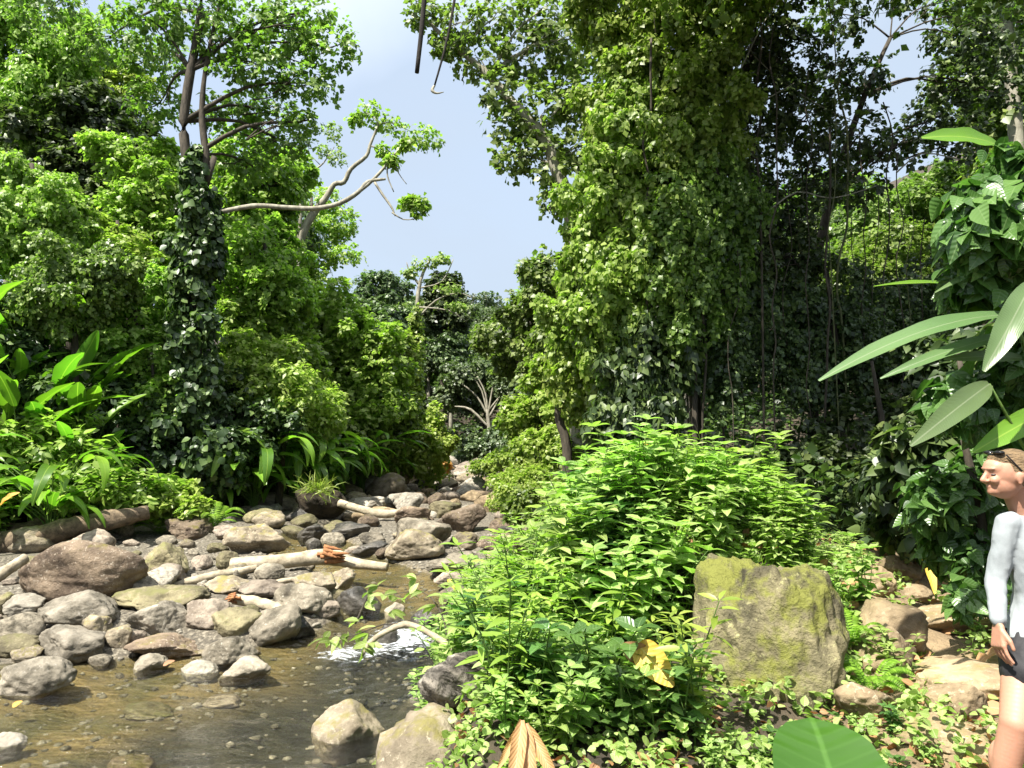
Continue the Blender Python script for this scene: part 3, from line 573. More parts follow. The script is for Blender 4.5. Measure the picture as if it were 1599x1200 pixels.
# ================================================================== vegetation
NL = [0]
def blobleaves(g, c, rad, L, W, cov, seed, droop=.35, up=.5, clump=.28, T=TD, curl=.25, inner=.55, fold=.2, gaps=.25, vary=.5, stretch=1.0, spray=True):
    """leaves gathered in clumps through an uneven ellipsoid shell"""
    rs = np.random.RandomState(seed); c = np.asarray(c, float); rad = np.asarray(rad, float)
    rc = clump * float(np.mean(rad)); S = 4 * math.pi * ((rad[0] * rad[1]) ** 1.6 / 3 + (rad[0] * rad[2]) ** 1.6 / 3 + (rad[1] * rad[2]) ** 1.6 / 3) ** (1 / 1.6)
    K = max(6, int(S / (math.pi * rc * rc) * 1.25)); u = norm(rs.randn(K, 3))
    rr = (inner + (1 - inner) * rs.rand(K) ** .5) * (1 + .22 * vnoise(u * 1.9 + seed, seed) + .1 * rs.randn(K))
    keep = vnoise(u * 2.6 + seed * 3, seed + 1) > -1 + 2 * gaps * .6; u, rr = u[keep], rr[keep]; K = len(u)
    cc_ = c + u * rr[:, None] * rad; rck = rc * (.6 + .8 * rs.rand(K))
    m = np.maximum(3, (cov * math.pi * rck ** 2 / (L * W * 1.1)).astype(int)); ci = np.repeat(np.arange(K), m); n = len(ci)
    v = norm(rs.randn(n, 3))
    if spray:                                   # leaves along short arching twigs
        tw = ci * 1000 + rs.randint(0, 1000, n) % np.maximum(1, m[ci] // 9); _, ti = np.unique(tw, return_inverse=True); nt = ti.max() + 1
        first = np.zeros(nt, int); first[ti] = ci; o_ = cc_[first] + rs.randn(nt, 3) * rck[first][:, None] * .45
        d_ = norm(u[first] * .8 + rs.randn(nt, 3) * .65 + np.array([0, 0, .15 - droop * .5])); ln = rck[first] * rs.uniform(.9, 2.0, nt)
        t_ = rs.rand(n); pos = o_[ti] + d_[ti] * (ln[ti] * t_)[:, None] - np.array([0, 0, 1.0]) * (ln[ti] * t_ ** 2 * (.25 + droop * .7))[:, None]
        tg = norm(d_[ti] - np.array([0, 0, 1.0]) * (2 * t_ * (.25 + droop * .7))[:, None]); sdv = norm(np.cross(tg, np.array([0, 0, 1.0]) + rs.randn(nt, 3)[ti] * .25))
        sg = np.sign(rs.randn(n))[:, None]; pos = pos + rs.randn(n, 3) * L * .25
        dr = norm(sdv * sg * .8 + tg * .55 + rs.randn(n, 3) * .25 + np.array([0, 0, -droop * .6]))
        nr = norm(np.cross(sdv, tg) * np.sign(np.cross(sdv, tg)[:, 2:3] + 1e-6) + u[ci] * .3 + np.array([0, 0, up * .4]) + rs.randn(n, 3) * .38)
    else:
        q = (v * .45 + rs.randn(n, 3) * .42) * rck[ci][:, None] * np.array([1, 1, .8 * stretch])
        pos = cc_[ci] + q
        out = norm(.7 * u[ci] + .6 * v)
        nr = norm(out * .5 + np.array([0, 0, up]) + rs.randn(n, 3) * .62)
        dr = norm(rs.randn(n, 3) * .7 + out * .5 + np.array([0, 0, -droop * 1.4]))
    l = L * (1 - vary + 2 * vary * rs.rand(n)); NL[0] += n
    V, Fc, uv = leafgeo(pos, dr, nr, l, l * W / L, curl * (rs.rand(n) * 1.4), fold, T)
    g.add(V, Fc, uv); return cc_
def B(b):
    px, py, rx, ry, D = b[:5]; c = P(px, py, D); a = rx / F * D; z = ry / F * D
    return c, np.array([a, (a + z) / 2 * (b[5] if len(b) > 5 else 1), z])
SEED = [100]; LS = .8
def tree(name, label, cat, mat, L, blobs, trunk=None, cov=2.6, W=.42, group=None, bark='bark', limbs=True, trad=None, crown='crown', bare=(), T=TD, **kw):
    """blobs in photo pixels + distance; trunk: list of (px,py,D,radius)"""
    SEED[0] += 1; L = L * LS
    bl = [B(b) for b in blobs]; rj = np.random.RandomState(SEED[0]); extra = []
    for c, r in bl:
        for q in range(6 if cov > 1.5 else 0):
            u_ = norm(rj.randn(3)); extra.append((c + u_ * r * rj.uniform(.8, 1.45), r * rj.uniform(.2, .45)))
        if kw.get('droop', 0) > .7 and cov > 1.3:
            for q in range(3):
                f_ = rj.uniform(.18, .3); extra.append((c + r * np.array([rj.uniform(-.8, .8), rj.uniform(-.8, 0), -.7 - rj.rand() * .5]), r * np.array([f_, f_, rj.uniform(.5, .9)])))
    if trunk:
        tp = [P(*t[:3]) for t in trunk]; tr = [t[3] for t in trunk]
        zb = hz(tp[0][0], tp[0][1])
        if tp[0][2] > zb + .05: tp.insert(0, np.array([tp[0][0], tp[0][1], zb - .1])); tr.insert(0, tr[0] * 1.25)
    else:
        m = np.mean([b[0] for b in bl], 0); low = min(bl, key=lambda b: b[0][2])[0]; zb = hz(m[0], m[1]); top = max(b[0][2] for b in bl)
        r0 = trad or .03 + .018 * max(top - zb, .5)
        tp = [np.array([m[0], m[1], zb - .1]), np.array([m[0] + .1, m[1], zb + (top - zb) * .45]), np.array([m[0] - .05, m[1], max(top, zb + .5)])]; tr = [r0, r0 * .75, r0 * .3]
    root = empty(name, (tp[0][0], tp[0][1], hz(tp[0][0], tp[0][1])), label, cat, group)
    g = Geo(); addtube(g, tp, tr, 8, .12, SEED[0]); g.mk('trunk', M[bark], root)
    g = Geo()
    for i, (c, r) in enumerate(bl + extra): blobleaves(g, c, r * (.92 if i < len(bl) else 1), L, L * W, cov * (1 if i < len(bl) else .8), SEED[0] * 17 + i, T=T, **kw)
    g.mk(crown, M[mat], root)
    if limbs:
        tpa = np.array(tp)
        for i, (c, r) in enumerate(bl):
            j = [k for k in range(len(tpa)) if tpa[k][2] < c[2]] or [0]
            k = min(j, key=lambda q: np.linalg.norm(tpa[q] - c)); a = tpa[k]; d = c - a; rr = min(tr[k] * .5, .012 + .018 * np.linalg.norm(d))
            mid = a + d * .5 + np.array([0, 0, .12 * np.linalg.norm(d)])
            g = Geo(); addtube(g, [a, mid, c, c + r * np.array([.5, 0, .4]) * random.Random(i).choice((-1, 1))], [rr, rr * .7, rr * .4, rr * .15], 6, .1, i)
            rb = np.random.RandomState(i)
            for q in range(4):
                e = c + r * rb.uniform(-.8, .8, 3); s0 = a + d * rb.uniform(.5, 1); addtube(g, [s0, (s0 + e) / 2 + rb.uniform(-.1, .1, 3), e], [rr * .35, rr * .25, rr * .1], 5)
            g.mk('branch', M[bark], root)
    for path in bare:
        g = Geo(); addtube(g, [P(*p[:3]) for p in path], [p[3] for p in path], 8, .12, 3); g.mk('branch', M[bark], root)
    return root
# ---- undergrowth on the slopes
def groundleaves(name, label, mat, n, x0, x1, y0, y1, L, hmax, seed, cond=None, W=.4, T=TD, up=.8, cl=6):
    rs = np.random.RandomState(seed); k = n // cl
    x = rs.uniform(x0, x1, k); y = y0 * (y1 / y0) ** rs.rand(k)
    if cond is not None: q = cond(x, y); x, y = x[q], y[q]
    k = len(x); x = np.repeat(x, cl) + rs.randn(k * cl) * L * .8; y = np.repeat(y, cl) + rs.randn(k * cl) * L * .8; h = np.repeat(rs.rand(k) ** 1.5 * hmax, cl)
    z = hgt(x, y) + h + rs.rand(len(x)) * L * .5 + .01
    n = len(x); nr = norm(np.array([0, 0, up]) + rs.randn(n, 3) * .5); dr = rs.randn(n, 3) * np.array([1, 1, .4])
    l = L * (.6 + .8 * rs.rand(n)); V, Fc, uv = leafgeo(np.stack([x, y, z], 1), dr, nr, l, l * W, .3 * rs.rand(n), .15, T); NL[0] += n
    return tag(mk(name, V, Fc, M[mat], None, (0, 0, 0), uv), label, 'plants', kind='stuff')
lcond = lambda x, y: (x < np.interp(y, eLY, eLX) - .1)
rcond = lambda x, y: (x > np.interp(y, eRY, eRX) + .15)
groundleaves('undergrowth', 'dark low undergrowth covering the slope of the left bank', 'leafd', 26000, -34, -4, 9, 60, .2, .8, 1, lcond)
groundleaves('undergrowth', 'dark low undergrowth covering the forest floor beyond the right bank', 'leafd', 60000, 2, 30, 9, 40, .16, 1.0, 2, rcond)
groundleaves('leaf_litter', 'brown fallen leaves strewn over the path and forest floor', 'dry', 700, 1.2, 7, 3.2, 12, .09, .02, 3, lambda x, y: x > 2.0, cl=2, T=TB)
groundleaves('undergrowth', 'low green growth closing the stream corridor at the far bend', 'far', 9000, -12, 12, 45, 70, .3, 1.6, 4)
# ---- far hillside forest
def prototree(i, mat, L, R_, n, hgt_, W=.45):
    root = empty('forest_tree', (0, 0, 0), 'dense dark green tree standing among others on the far hillside', 'tree', 'trees on the far hillside')
    rs = np.random.RandomState(50 + i); g = Geo()
    addtube(g, [(0, 0, -.6), (.2, 0, hgt_ * .5), (0, .1, hgt_ * .95)], [.28, .2, .06], 6); g.mk('trunk', M['barkp'], root)
    g = Geo()
    for k in range(n):
        a = rs.rand() * 6.28; q = R_ * .55 * rs.rand() ** .5; z = hgt_ * (.55 + .45 * rs.rand()) * (1 - .12 * q / R_)
        r = R_ * rs.uniform(.32, .55); blobleaves(g, (q * math.cos(a), q * math.sin(a), z), (r, r, r * rs.uniform(.5, .8)), L, L * W, 1.9, 900 + i * 31 + k, gaps=.3)
    g.mk('crown', M[mat], root); return root
PT = [prototree(0, 'far', .3, 4, 11, 9), prototree(1, 'far', .26, 3.4, 10, 11), prototree(2, 'leafd', .3, 4.2, 12, 8), prototree(3, 'far', .26, 2.6, 8, 13), prototree(4, 'leaf', .3, 4, 11, 9)]
PN = [prototree(5, 'leaf', .2, 3.6, 13, 9), prototree(6, 'leafd', .2, 3.2, 12, 11), prototree(7, 'leafo', .2, 3.6, 13, 8), None, prototree(8, 'leafd', .2, 3.4, 13, 9)]
rn = random.Random(11); spots = []
for row, D in enumerate(np.geomspace(60, 135, 15)):
    x = -.30 * D + rn.uniform(0, 3)
    while x < .30 * D:
        spots.append((x, D + rn.uniform(-2, 2))); x += rn.uniform(4, 6.5)
TH = [10, 11.8, 9, 13.5, 10]
for i, (x, y) in enumerate(spots):
    k = rn.choice([0, 0, 1, 3, 3, 4, 4]); z = hz(x, y); lim = H + (CY + 100 - 448 - rn.uniform(-14, 22)) / F * y
    s_ = min((lim - z) / TH[k], rn.uniform(.6, .95))
    if s_ > .35: copy_tree(PT[k], (x, y, z - .3), rn.uniform(0, 6.28), s_)
# slopes left and right, behind the tall trees of the banks
for side, lab in ((-1, 'dark tree filling the hillside behind the tall trees of the left bank'), (1, 'dark tree filling the hillside behind the vine covered trees of the right bank')):
    for D in ((30, 36, 44, 52) if side < 0 else (19.5, 25, 32, 41, 50)):
        x = (5.5 if side > 0 else 11) + (D - 25) * .12
        while x < .72 * D + 5:
            k = rn.choice([0, 1, 2, 4]); pxx = CX + side * x / D * F; z = hz(side * x, D)
            s_ = (rn.uniform(.8, 1.1) * (.55 if 1300 < pxx < 1560 else 1)) if side > 0 or pxx < 400 else min(1, (H + (CY + 100 - 450) / F * D - z) / TH[k])
            if s_ > .3: o = copy_tree((PN if D < 35 else PT)[k], (side * x, D + rn.uniform(-1, 1), z - .3), rn.uniform(0, 6.28), s_, lab, 'hillside trees of the left bank' if side < 0 else 'hillside trees of the right bank'); x += rn.uniform(4, 6.5)
for p_ in PT + [q for q in PN if q]:
    for ch in list(p_.children): bpy.data.objects.remove(ch)
    bpy.data.objects.remove(p_)
# ---- distinct far and middle trees
tree('tall_tree', 'tall dark green tree with stepped crown rising left on the skyline of the far hill', 'tree', 'far', .3, [(588, 452, 32, 26, 52), (575, 490, 34, 28, 51), (600, 520, 45, 34, 51), (560, 545, 30, 34, 51), (610, 570, 50, 34, 50)], cov=3)
tree('tall_tree', 'dark narrow tree behind the slender pale tree on the skyline', 'tree', 'leafd', .3, [(690, 445, 24, 18, 60), (682, 470, 22, 22, 60), (700, 490, 34, 22, 60)], cov=3)
tree('slender_tree', 'slender pale tree with thin spreading bare branches and feathery leaves above the bend', 'tree', 'pale', .22,
     [(665, 410, 22, 8, 38, .6), (690, 404, 16, 7, 38, .6), (700, 450, 22, 6, 38, .6), (712, 478, 20, 5, 38, .6), (640, 425, 10, 6, 38, .6)],
     [(640, 660, 38, .2), (645, 580, 38, .17), (650, 500, 38, .13), (656, 440, 38, .09), (672, 405, 38, .05)], bark='barkp', cov=.7, limbs=False,
     bare=[[(650, 500, 38, .06), (680, 470, 38, .045), (715, 458, 38, .03), (738, 466, 38, .02)], [(655, 450, 38, .05), (690, 440, 38, .03), (708, 405, 38, .02)], [(655, 445, 38, .08), (640, 425, 38, .04), (635, 410, 38, .02)], [(652, 480, 38, .06), (700, 485, 38, .035), (728, 502, 38, .02)]])
tree('climbing_vine', 'bright green vine wrapped round the slender pale trunk', 'vine', 'leafb', .22, [(650, 500, 7, 26, 38), (648, 545, 9, 30, 37.8), (640, 600, 16, 40, 37.5), (634, 560, 12, 25, 37.5)], limbs=False, cov=2.2, crown='foliage')
tree('spreading_tree', 'grey green tree with a fan of bare pale branches over the dark bend', 'tree', 'far', .24, [(720, 590, 40, 14, 45), (765, 578, 45, 14, 45), (810, 600, 45, 20, 44), (825, 640, 40, 30, 43), (700, 620, 22, 16, 46)],
     [(765, 690, 44, .14), (762, 650, 44, .11), (760, 640, 44, .08)], bark='barkp', limbs=False, cov=2,
     bare=[[(762, 650, 44, .07), (745, 620, 44, .05), (722, 600, 44, .04)], [(762, 650, 44, .07), (758, 615, 44, .05), (745, 588, 44, .04)], [(762, 650, 44, .07), (752, 610, 44, .04), (735, 585, 44, .02)], [(764, 640, 44, .06), (790, 610, 44, .04), (815, 600, 44, .02)], [(762, 650, 44, .07), (768, 612, 44, .05), (775, 585, 44, .04)], [(762, 655, 44, .07), (782, 620, 44, .05), (800, 598, 44, .04)], [(765, 670, 44, .07), (735, 640, 44, .08), (710, 635, 44, .03)]])
tree('round_bush', 'low rounded bush at the foot of the spreading grey green tree', 'bush', 'far', .2, [(790, 690, 40, 25, 40), (745, 700, 25, 18, 40), (830, 700, 40, 30, 36)], limbs=False, crown='foliage')
tree('bush', 'dome shaped yellow green bush at the far bend beside the pale rocks', 'bush', 'leafy', .16, [(640, 680, 26, 30, 27), (665, 700, 30, 42, 27), (625, 720, 26, 30, 27), (686, 690, 16, 20, 27)], limbs=False, cov=3, crown='foliage')
tree('dry_bush', 'small bush with rusty orange leaves at the far bend', 'bush', 'orange', .14, [(690, 728, 9, 16, 30)], limbs=False, crown='foliage')
tree('dark_shrub', 'dark shrub in shade under the far bend', 'bush', 'leafd', .2, [(740, 725, 35, 16, 46), (715, 700, 20, 18, 47), (775, 718, 26, 15, 45)], limbs=False, crown='foliage')
tree('broadleaf_tree', 'rounded bright green tree in the middle of the left bank by the sky gap', 'tree', 'leafb', .2, [(525, 490, 38, 36, 24), (495, 520, 40, 40, 24.5), (560, 530, 42, 40, 24), (600, 560, 36, 44, 24), (520, 585, 56, 46, 24), (585, 620, 48, 44, 24), (480, 610, 40, 44, 23.5), (545, 660, 50, 40, 23.5)], cov=2.4)
tree('broadleaf_tree', 'dark lower tree tucked under the rounded bright green tree', 'tree', 'leaf', .18, [(600, 665, 36, 36, 24), (560, 695, 45, 30, 23), (500, 680, 50, 40, 22), (620, 650, 20, 36, 26)], cov=3)
tree('umbrella_tree', 'flat topped feathery pale green tree behind the leaning bare tree', 'tree', 'leafy', .15, [(495, 315, 40, 22, 34), (530, 345, 30, 26, 34), (500, 360, 46, 26, 34), (465, 335, 40, 30, 34), (480, 400, 46, 28, 33), (540, 398, 26, 14, 33), (450, 430, 46, 36, 32), (485, 440, 34, 26, 32), (430, 380, 40, 40, 33)], cov=1.35, clump=.2, limbs=False)
tree('leaning_tree', 'leaning pale barked tree with zigzag bare stem and leaf tufts against the sky', 'tree', 'leafb', .15,
     [(575, 170, 20, 14, 22, .7), (600, 188, 24, 10, 22, .7), (555, 188, 12, 9, 22, .7), (640, 208, 34, 12, 22, .7), (668, 215, 22, 18, 22, .7), (598, 235, 9, 11, 22, .6)],
     [(440, 445, 22, .17), (458, 400, 22, .15), (482, 345, 22, .13), (508, 310, 22, .10), (522, 288, 22, .085), (537, 285, 22, .08), (548, 264, 22, .07), (572, 244, 22, .06), (578, 226, 22, .05), (590, 195, 22, .035), (583, 183, 22, .015)], bark='barkp', limbs=False, cov=.85,
     bare=[[(578, 228, 22, .03), (590, 232, 22, .015)], [(590, 195, 22, .03), (610, 192, 22, .02), (640, 205, 22, .01)], [(583, 183, 22, .02), (570, 176, 22, .012), (556, 184, 22, .01)]])
tree('sapling', 'pale leaved spindly treetop left of the leaning bare tree', 'tree', 'pale', .13, [(520, 205, 14, 16, 30, .6), (525, 245, 16, 14, 30, .6), (505, 235, 10, 8, 30, .6)], [(470, 320, 30, .08), (490, 270, 30, .05), (505, 255, 30, .03), (522, 230, 30, .015)], bark='barkp', cov=1.0, limbs=False, bare=[[(484, 285, 30, .03), (480, 265, 30, .01)], [(500, 258, 30, .02), (482, 240, 30, .01)]])
tree('vine_clad_tree', 'tall forked tree trunk wrapped in dark vines on the left bank', 'tree', 'leaf', .16,
     [(430, 40, 70, 45, 17.3), (515, 75, 48, 34, 17.3), (480, 130, 50, 26, 17.3), (470, 20, 60, 30, 17.3), (400, 100, 60, 40, 17.3), (350, 60, 50, 40, 17.3), (230, 30, 70, 40, 17.3), (170, 60, 50, 30, 19), (240, 90, 60, 36, 19), (300, 0, 80, 40, 17.3), (420, 175, 50, 26, 19), (450, 225, 45, 18, 19), (360, 180, 50, 34, 19), (470, 190, 34, 16, 17.3), (395, 260, 40, 28, 19), (250, 160, 50, 30, 19), (80, 10, 60, 30, 19.5)],
     [(303, 800, 17.3, .32), (298, 700, 17.3, .26), (300, 560, 17.3, .22), (305, 420, 17.3, .19), (306, 320, 17.3, .16), (292, 250, 17.3, .13), (287, 190, 17.3, .12), (298, 110, 17.3, .11), (314, 20, 17.3, .1), (310, -60, 17.3, .08)], cov=1.0, W=.36, gaps=.42, clump=.2,
     bare=[[(306, 330, 17.3, .12), (322, 260, 17.3, .1), (316, 190, 17.3, .08), (318, 130, 17.3, .06), (330, 60, 17.3, .045), (350, -20, 17.3, .02)], [(335, 245, 17.3, .07), (318, 300, 17.3, .09)]])
def vinesheath(label, pts, L, mat, cov, D, group=None):
    return tree('climbing_vine', label, 'vine', mat, L, pts, limbs=False, cov=cov, crown='foliage', group=group, droop=.9, up=.25, W=.5, T=TB, trad=.03)
vinesheath('dark glossy vine sheathing the trunk of the tall forked tree from fork to ground', [(308, 270, 14, 26, 17.15), (312, 320, 22, 36, 17.0), (325, 370, 18, 36, 16.95), (300, 400, 24, 40, 17.0), (300, 470, 24, 44, 16.95), (310, 540, 27, 44, 16.9), (300, 610, 29, 44, 16.9), (312, 680, 47, 44, 16.8), (290, 730, 41, 30, 16.7)], .17, 'leafd', 2.4, 17.3)
root = empty('pale_limb', P(310, 345, 17.15), 'long pale bare limb reaching from the vine wrapped trunk into the sky gap', 'branch')
for nm, path in (('main_stem', [(310, 345, .06), (340, 333, .06), (395, 322, .06), (440, 324, .06), (490, 326, .06), (530, 318, .06), (560, 300, .055), (575, 284, .05), (602, 280, .03)]),
    ('branch', [(545, 311, .05), (575, 288, .045), (600, 262, .035), (612, 245, .03), (632, 228, .015), (645, 222, .01)]), ('branch', [(585, 285, .03), (598, 305, .03), (612, 325, .025), (617, 338, .01)]),
    ('twig', [(606, 255, .02), (605, 275, .018), (615, 300, .012)]), ('twig', [(616, 250, .015), (622, 270, .012), (635, 288, .008)]), ('twig', [(612, 332, .02), (630, 343, .015), (650, 342, .01)])):
    g = Geo(); addtube(g, [P(a, b, 17.15) for a, b, r in path], [r for a, b, r in path], 8, .12, 3); g.mk(nm, M['barkp'], root)
g = Geo()
for i, b in enumerate([(655, 322, 13, 15, 17.15, .7), (640, 314, 12, 8, 17.15, .6), (612, 250, 8, 7, 17.15, .6), (630, 226, 10, 7, 17.15, .6)]): c, r = B(b); blobleaves(g, c, r, .13, .05, 1.2, 70 + i)
g.mk('foliage', M['leafb'], root)
# left bank wall
LT = [
 ('bamboo_clump', 'feathery pale yellow green bamboo at the top left corner', 'bamboo', 'bamboo', .2, [(20, 60, 60, 60, 22), (70, 130, 50, 60, 22), (20, 170, 50, 60, 21.5), (110, 70, 50, 40, 22.5), (40, 230, 40, 24, 21.5), (0, 0, 60, 50, 22)], dict(W=.22, cov=2.3, droop=.8, clump=.2)),
 ('broadleaf_tree', 'yellow green small leaved tree beside the bamboo in the upper left', 'tree', 'leafy', .17, [(110, 130, 46, 36, 24), (80, 180, 40, 30, 23.5), (150, 100, 40, 30, 25), (190, 130, 36, 26, 25)], dict(cov=2.4)),
 ('broadleaf_tree', 'dark domed tree in shade below the bamboo', 'tree', 'leafd', .2, [(110, 195, 60, 50, 22), (60, 235, 50, 44, 21.5), (170, 190, 50, 50, 22.5), (130, 260, 60, 40, 21.5), (200, 240, 40, 46, 22), (180, 300, 40, 30, 21)], dict(cov=3)),
 ('vine_mound', 'rounded mound of small leaved creeper at the left edge, sunlit on top', 'creeper', 'leafb', .11, [(30, 290, 52, 46, 17), (80, 320, 50, 40, 16.8), (20, 350, 50, 50, 16.5), (110, 340, 36, 36, 16.8), (10, 260, 36, 24, 17)], dict(cov=2.6, clump=.18, droop=.8)),
 ('vine_mound', 'lower creeper mound with a dark hollow beneath it, left bank', 'creeper', 'leaf', .11, [(90, 430, 56, 44, 15.8), (140, 450, 50, 44, 15.8), (60, 470, 50, 40, 15.5), (180, 420, 36, 40, 16)], dict(cov=2.6, clump=.18, droop=.8)),
 ('young_tree', 'bright light green young tree left of the vine wrapped trunk', 'tree', 'leafb', .16, [(190, 240, 44, 34, 19.5), (230, 300, 46, 40, 19.3), (180, 340, 46, 40, 19), (240, 370, 40, 40, 19.2), (160, 390, 40, 30, 18.5), (215, 420, 46, 40, 18.5), (250, 250, 30, 30, 20)], dict(cov=2.1)),
 ('young_tree', 'yellow tinged bush in front of the light green young tree', 'bush', 'leafy', .14, [(190, 380, 34, 26, 18.2), (215, 400, 30, 20, 18.2), (150, 345, 22, 14, 18.2)], dict(cov=2.4)),
 ('broadleaf_tree', 'mid green tree right behind the vine wrapped trunk', 'tree', 'leafb', .16, [(380, 240, 40, 40, 22), (420, 280, 44, 36, 22), (370, 300, 34, 36, 22), (440, 320, 30, 24, 23), (400, 350, 46, 36, 22), (460, 260, 22, 30, 23)], dict(cov=2.4)),
 ('broadleaf_tree', 'sunlit light green tree beneath the pale bare limb', 'tree', 'leafb', .16, [(390, 390, 44, 40, 20), (430, 380, 36, 30, 21), (370, 450, 36, 44, 19.5), (420, 450, 46, 40, 20), (460, 460, 30, 30, 21)], dict(cov=2.1)),
 ('broadleaf_tree', 'dense mid green tree low on the left bank right of the wrapped trunk', 'tree', 'leafb', .16, [(440, 500, 44, 36, 21), (400, 520, 44, 40, 20), (460, 560, 40, 40, 21), (380, 490, 30, 30, 19.5)], dict(cov=2.2)),
 ('fern_bush', 'vivid yellow green ferny bush right of the wrapped trunk', 'bush', 'leafy', .16, [(385, 545, 36, 24, 18.4), (425, 585, 50, 26, 18.4), (380, 600, 40, 24, 18), (450, 625, 50, 24, 18.6), (490, 655, 40, 22, 19.2), (430, 550, 30, 20, 19), (500, 620, 30, 24, 20)], dict(cov=2.0, W=.28)),
 ('broadleaf_tree', 'shaded green thicket left of the wrapped trunk above the banana leaves', 'tree', 'leafb', .13, [(200, 500, 44, 44, 17), (240, 460, 36, 36, 17.5), (180, 550, 40, 36, 16.5), (235, 560, 46, 44, 17), (250, 620, 40, 40, 16.8), (160, 490, 36, 36, 17)], dict(cov=2.2)),
  ('leafy_bush', 'light green pinnate leaved bushes low on the left bank above the mossy log', 'bush', 'leafb', .2, [(90, 690, 50, 34, 14.6), (150, 730, 44, 30, 14.4), (60, 745, 46, 26, 14.2), (210, 760, 40, 26, 14.4), (20, 700, 36, 36, 14.4), (120, 770, 50, 18, 14)], dict(cov=1.9, W=.26, T=TB, up=.9, droop=.2)),
 ('leafy_bush', 'small yellow green bush between the mossy log and the upright fern', 'bush', 'leafy', .15, [(275, 775, 24, 16, 15), (245, 785, 16, 12, 14.6), (300, 795, 16, 10, 14.6)], dict(cov=1.8, W=.3, T=TB, up=.9, droop=.2)),
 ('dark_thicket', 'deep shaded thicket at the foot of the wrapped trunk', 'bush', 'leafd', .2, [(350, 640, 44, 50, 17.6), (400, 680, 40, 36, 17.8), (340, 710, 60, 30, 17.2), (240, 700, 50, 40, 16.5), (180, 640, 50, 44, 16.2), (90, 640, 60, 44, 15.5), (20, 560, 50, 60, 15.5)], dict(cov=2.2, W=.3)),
]
for nm, lab, cat, mt, L, bl, kw in LT:
    kw = dict(kw); tree(nm, lab, cat, mt, L, bl, crown='foliage' if cat in ('bush', 'creeper', 'bamboo') else 'crown', limbs=cat == 'tree', **kw)
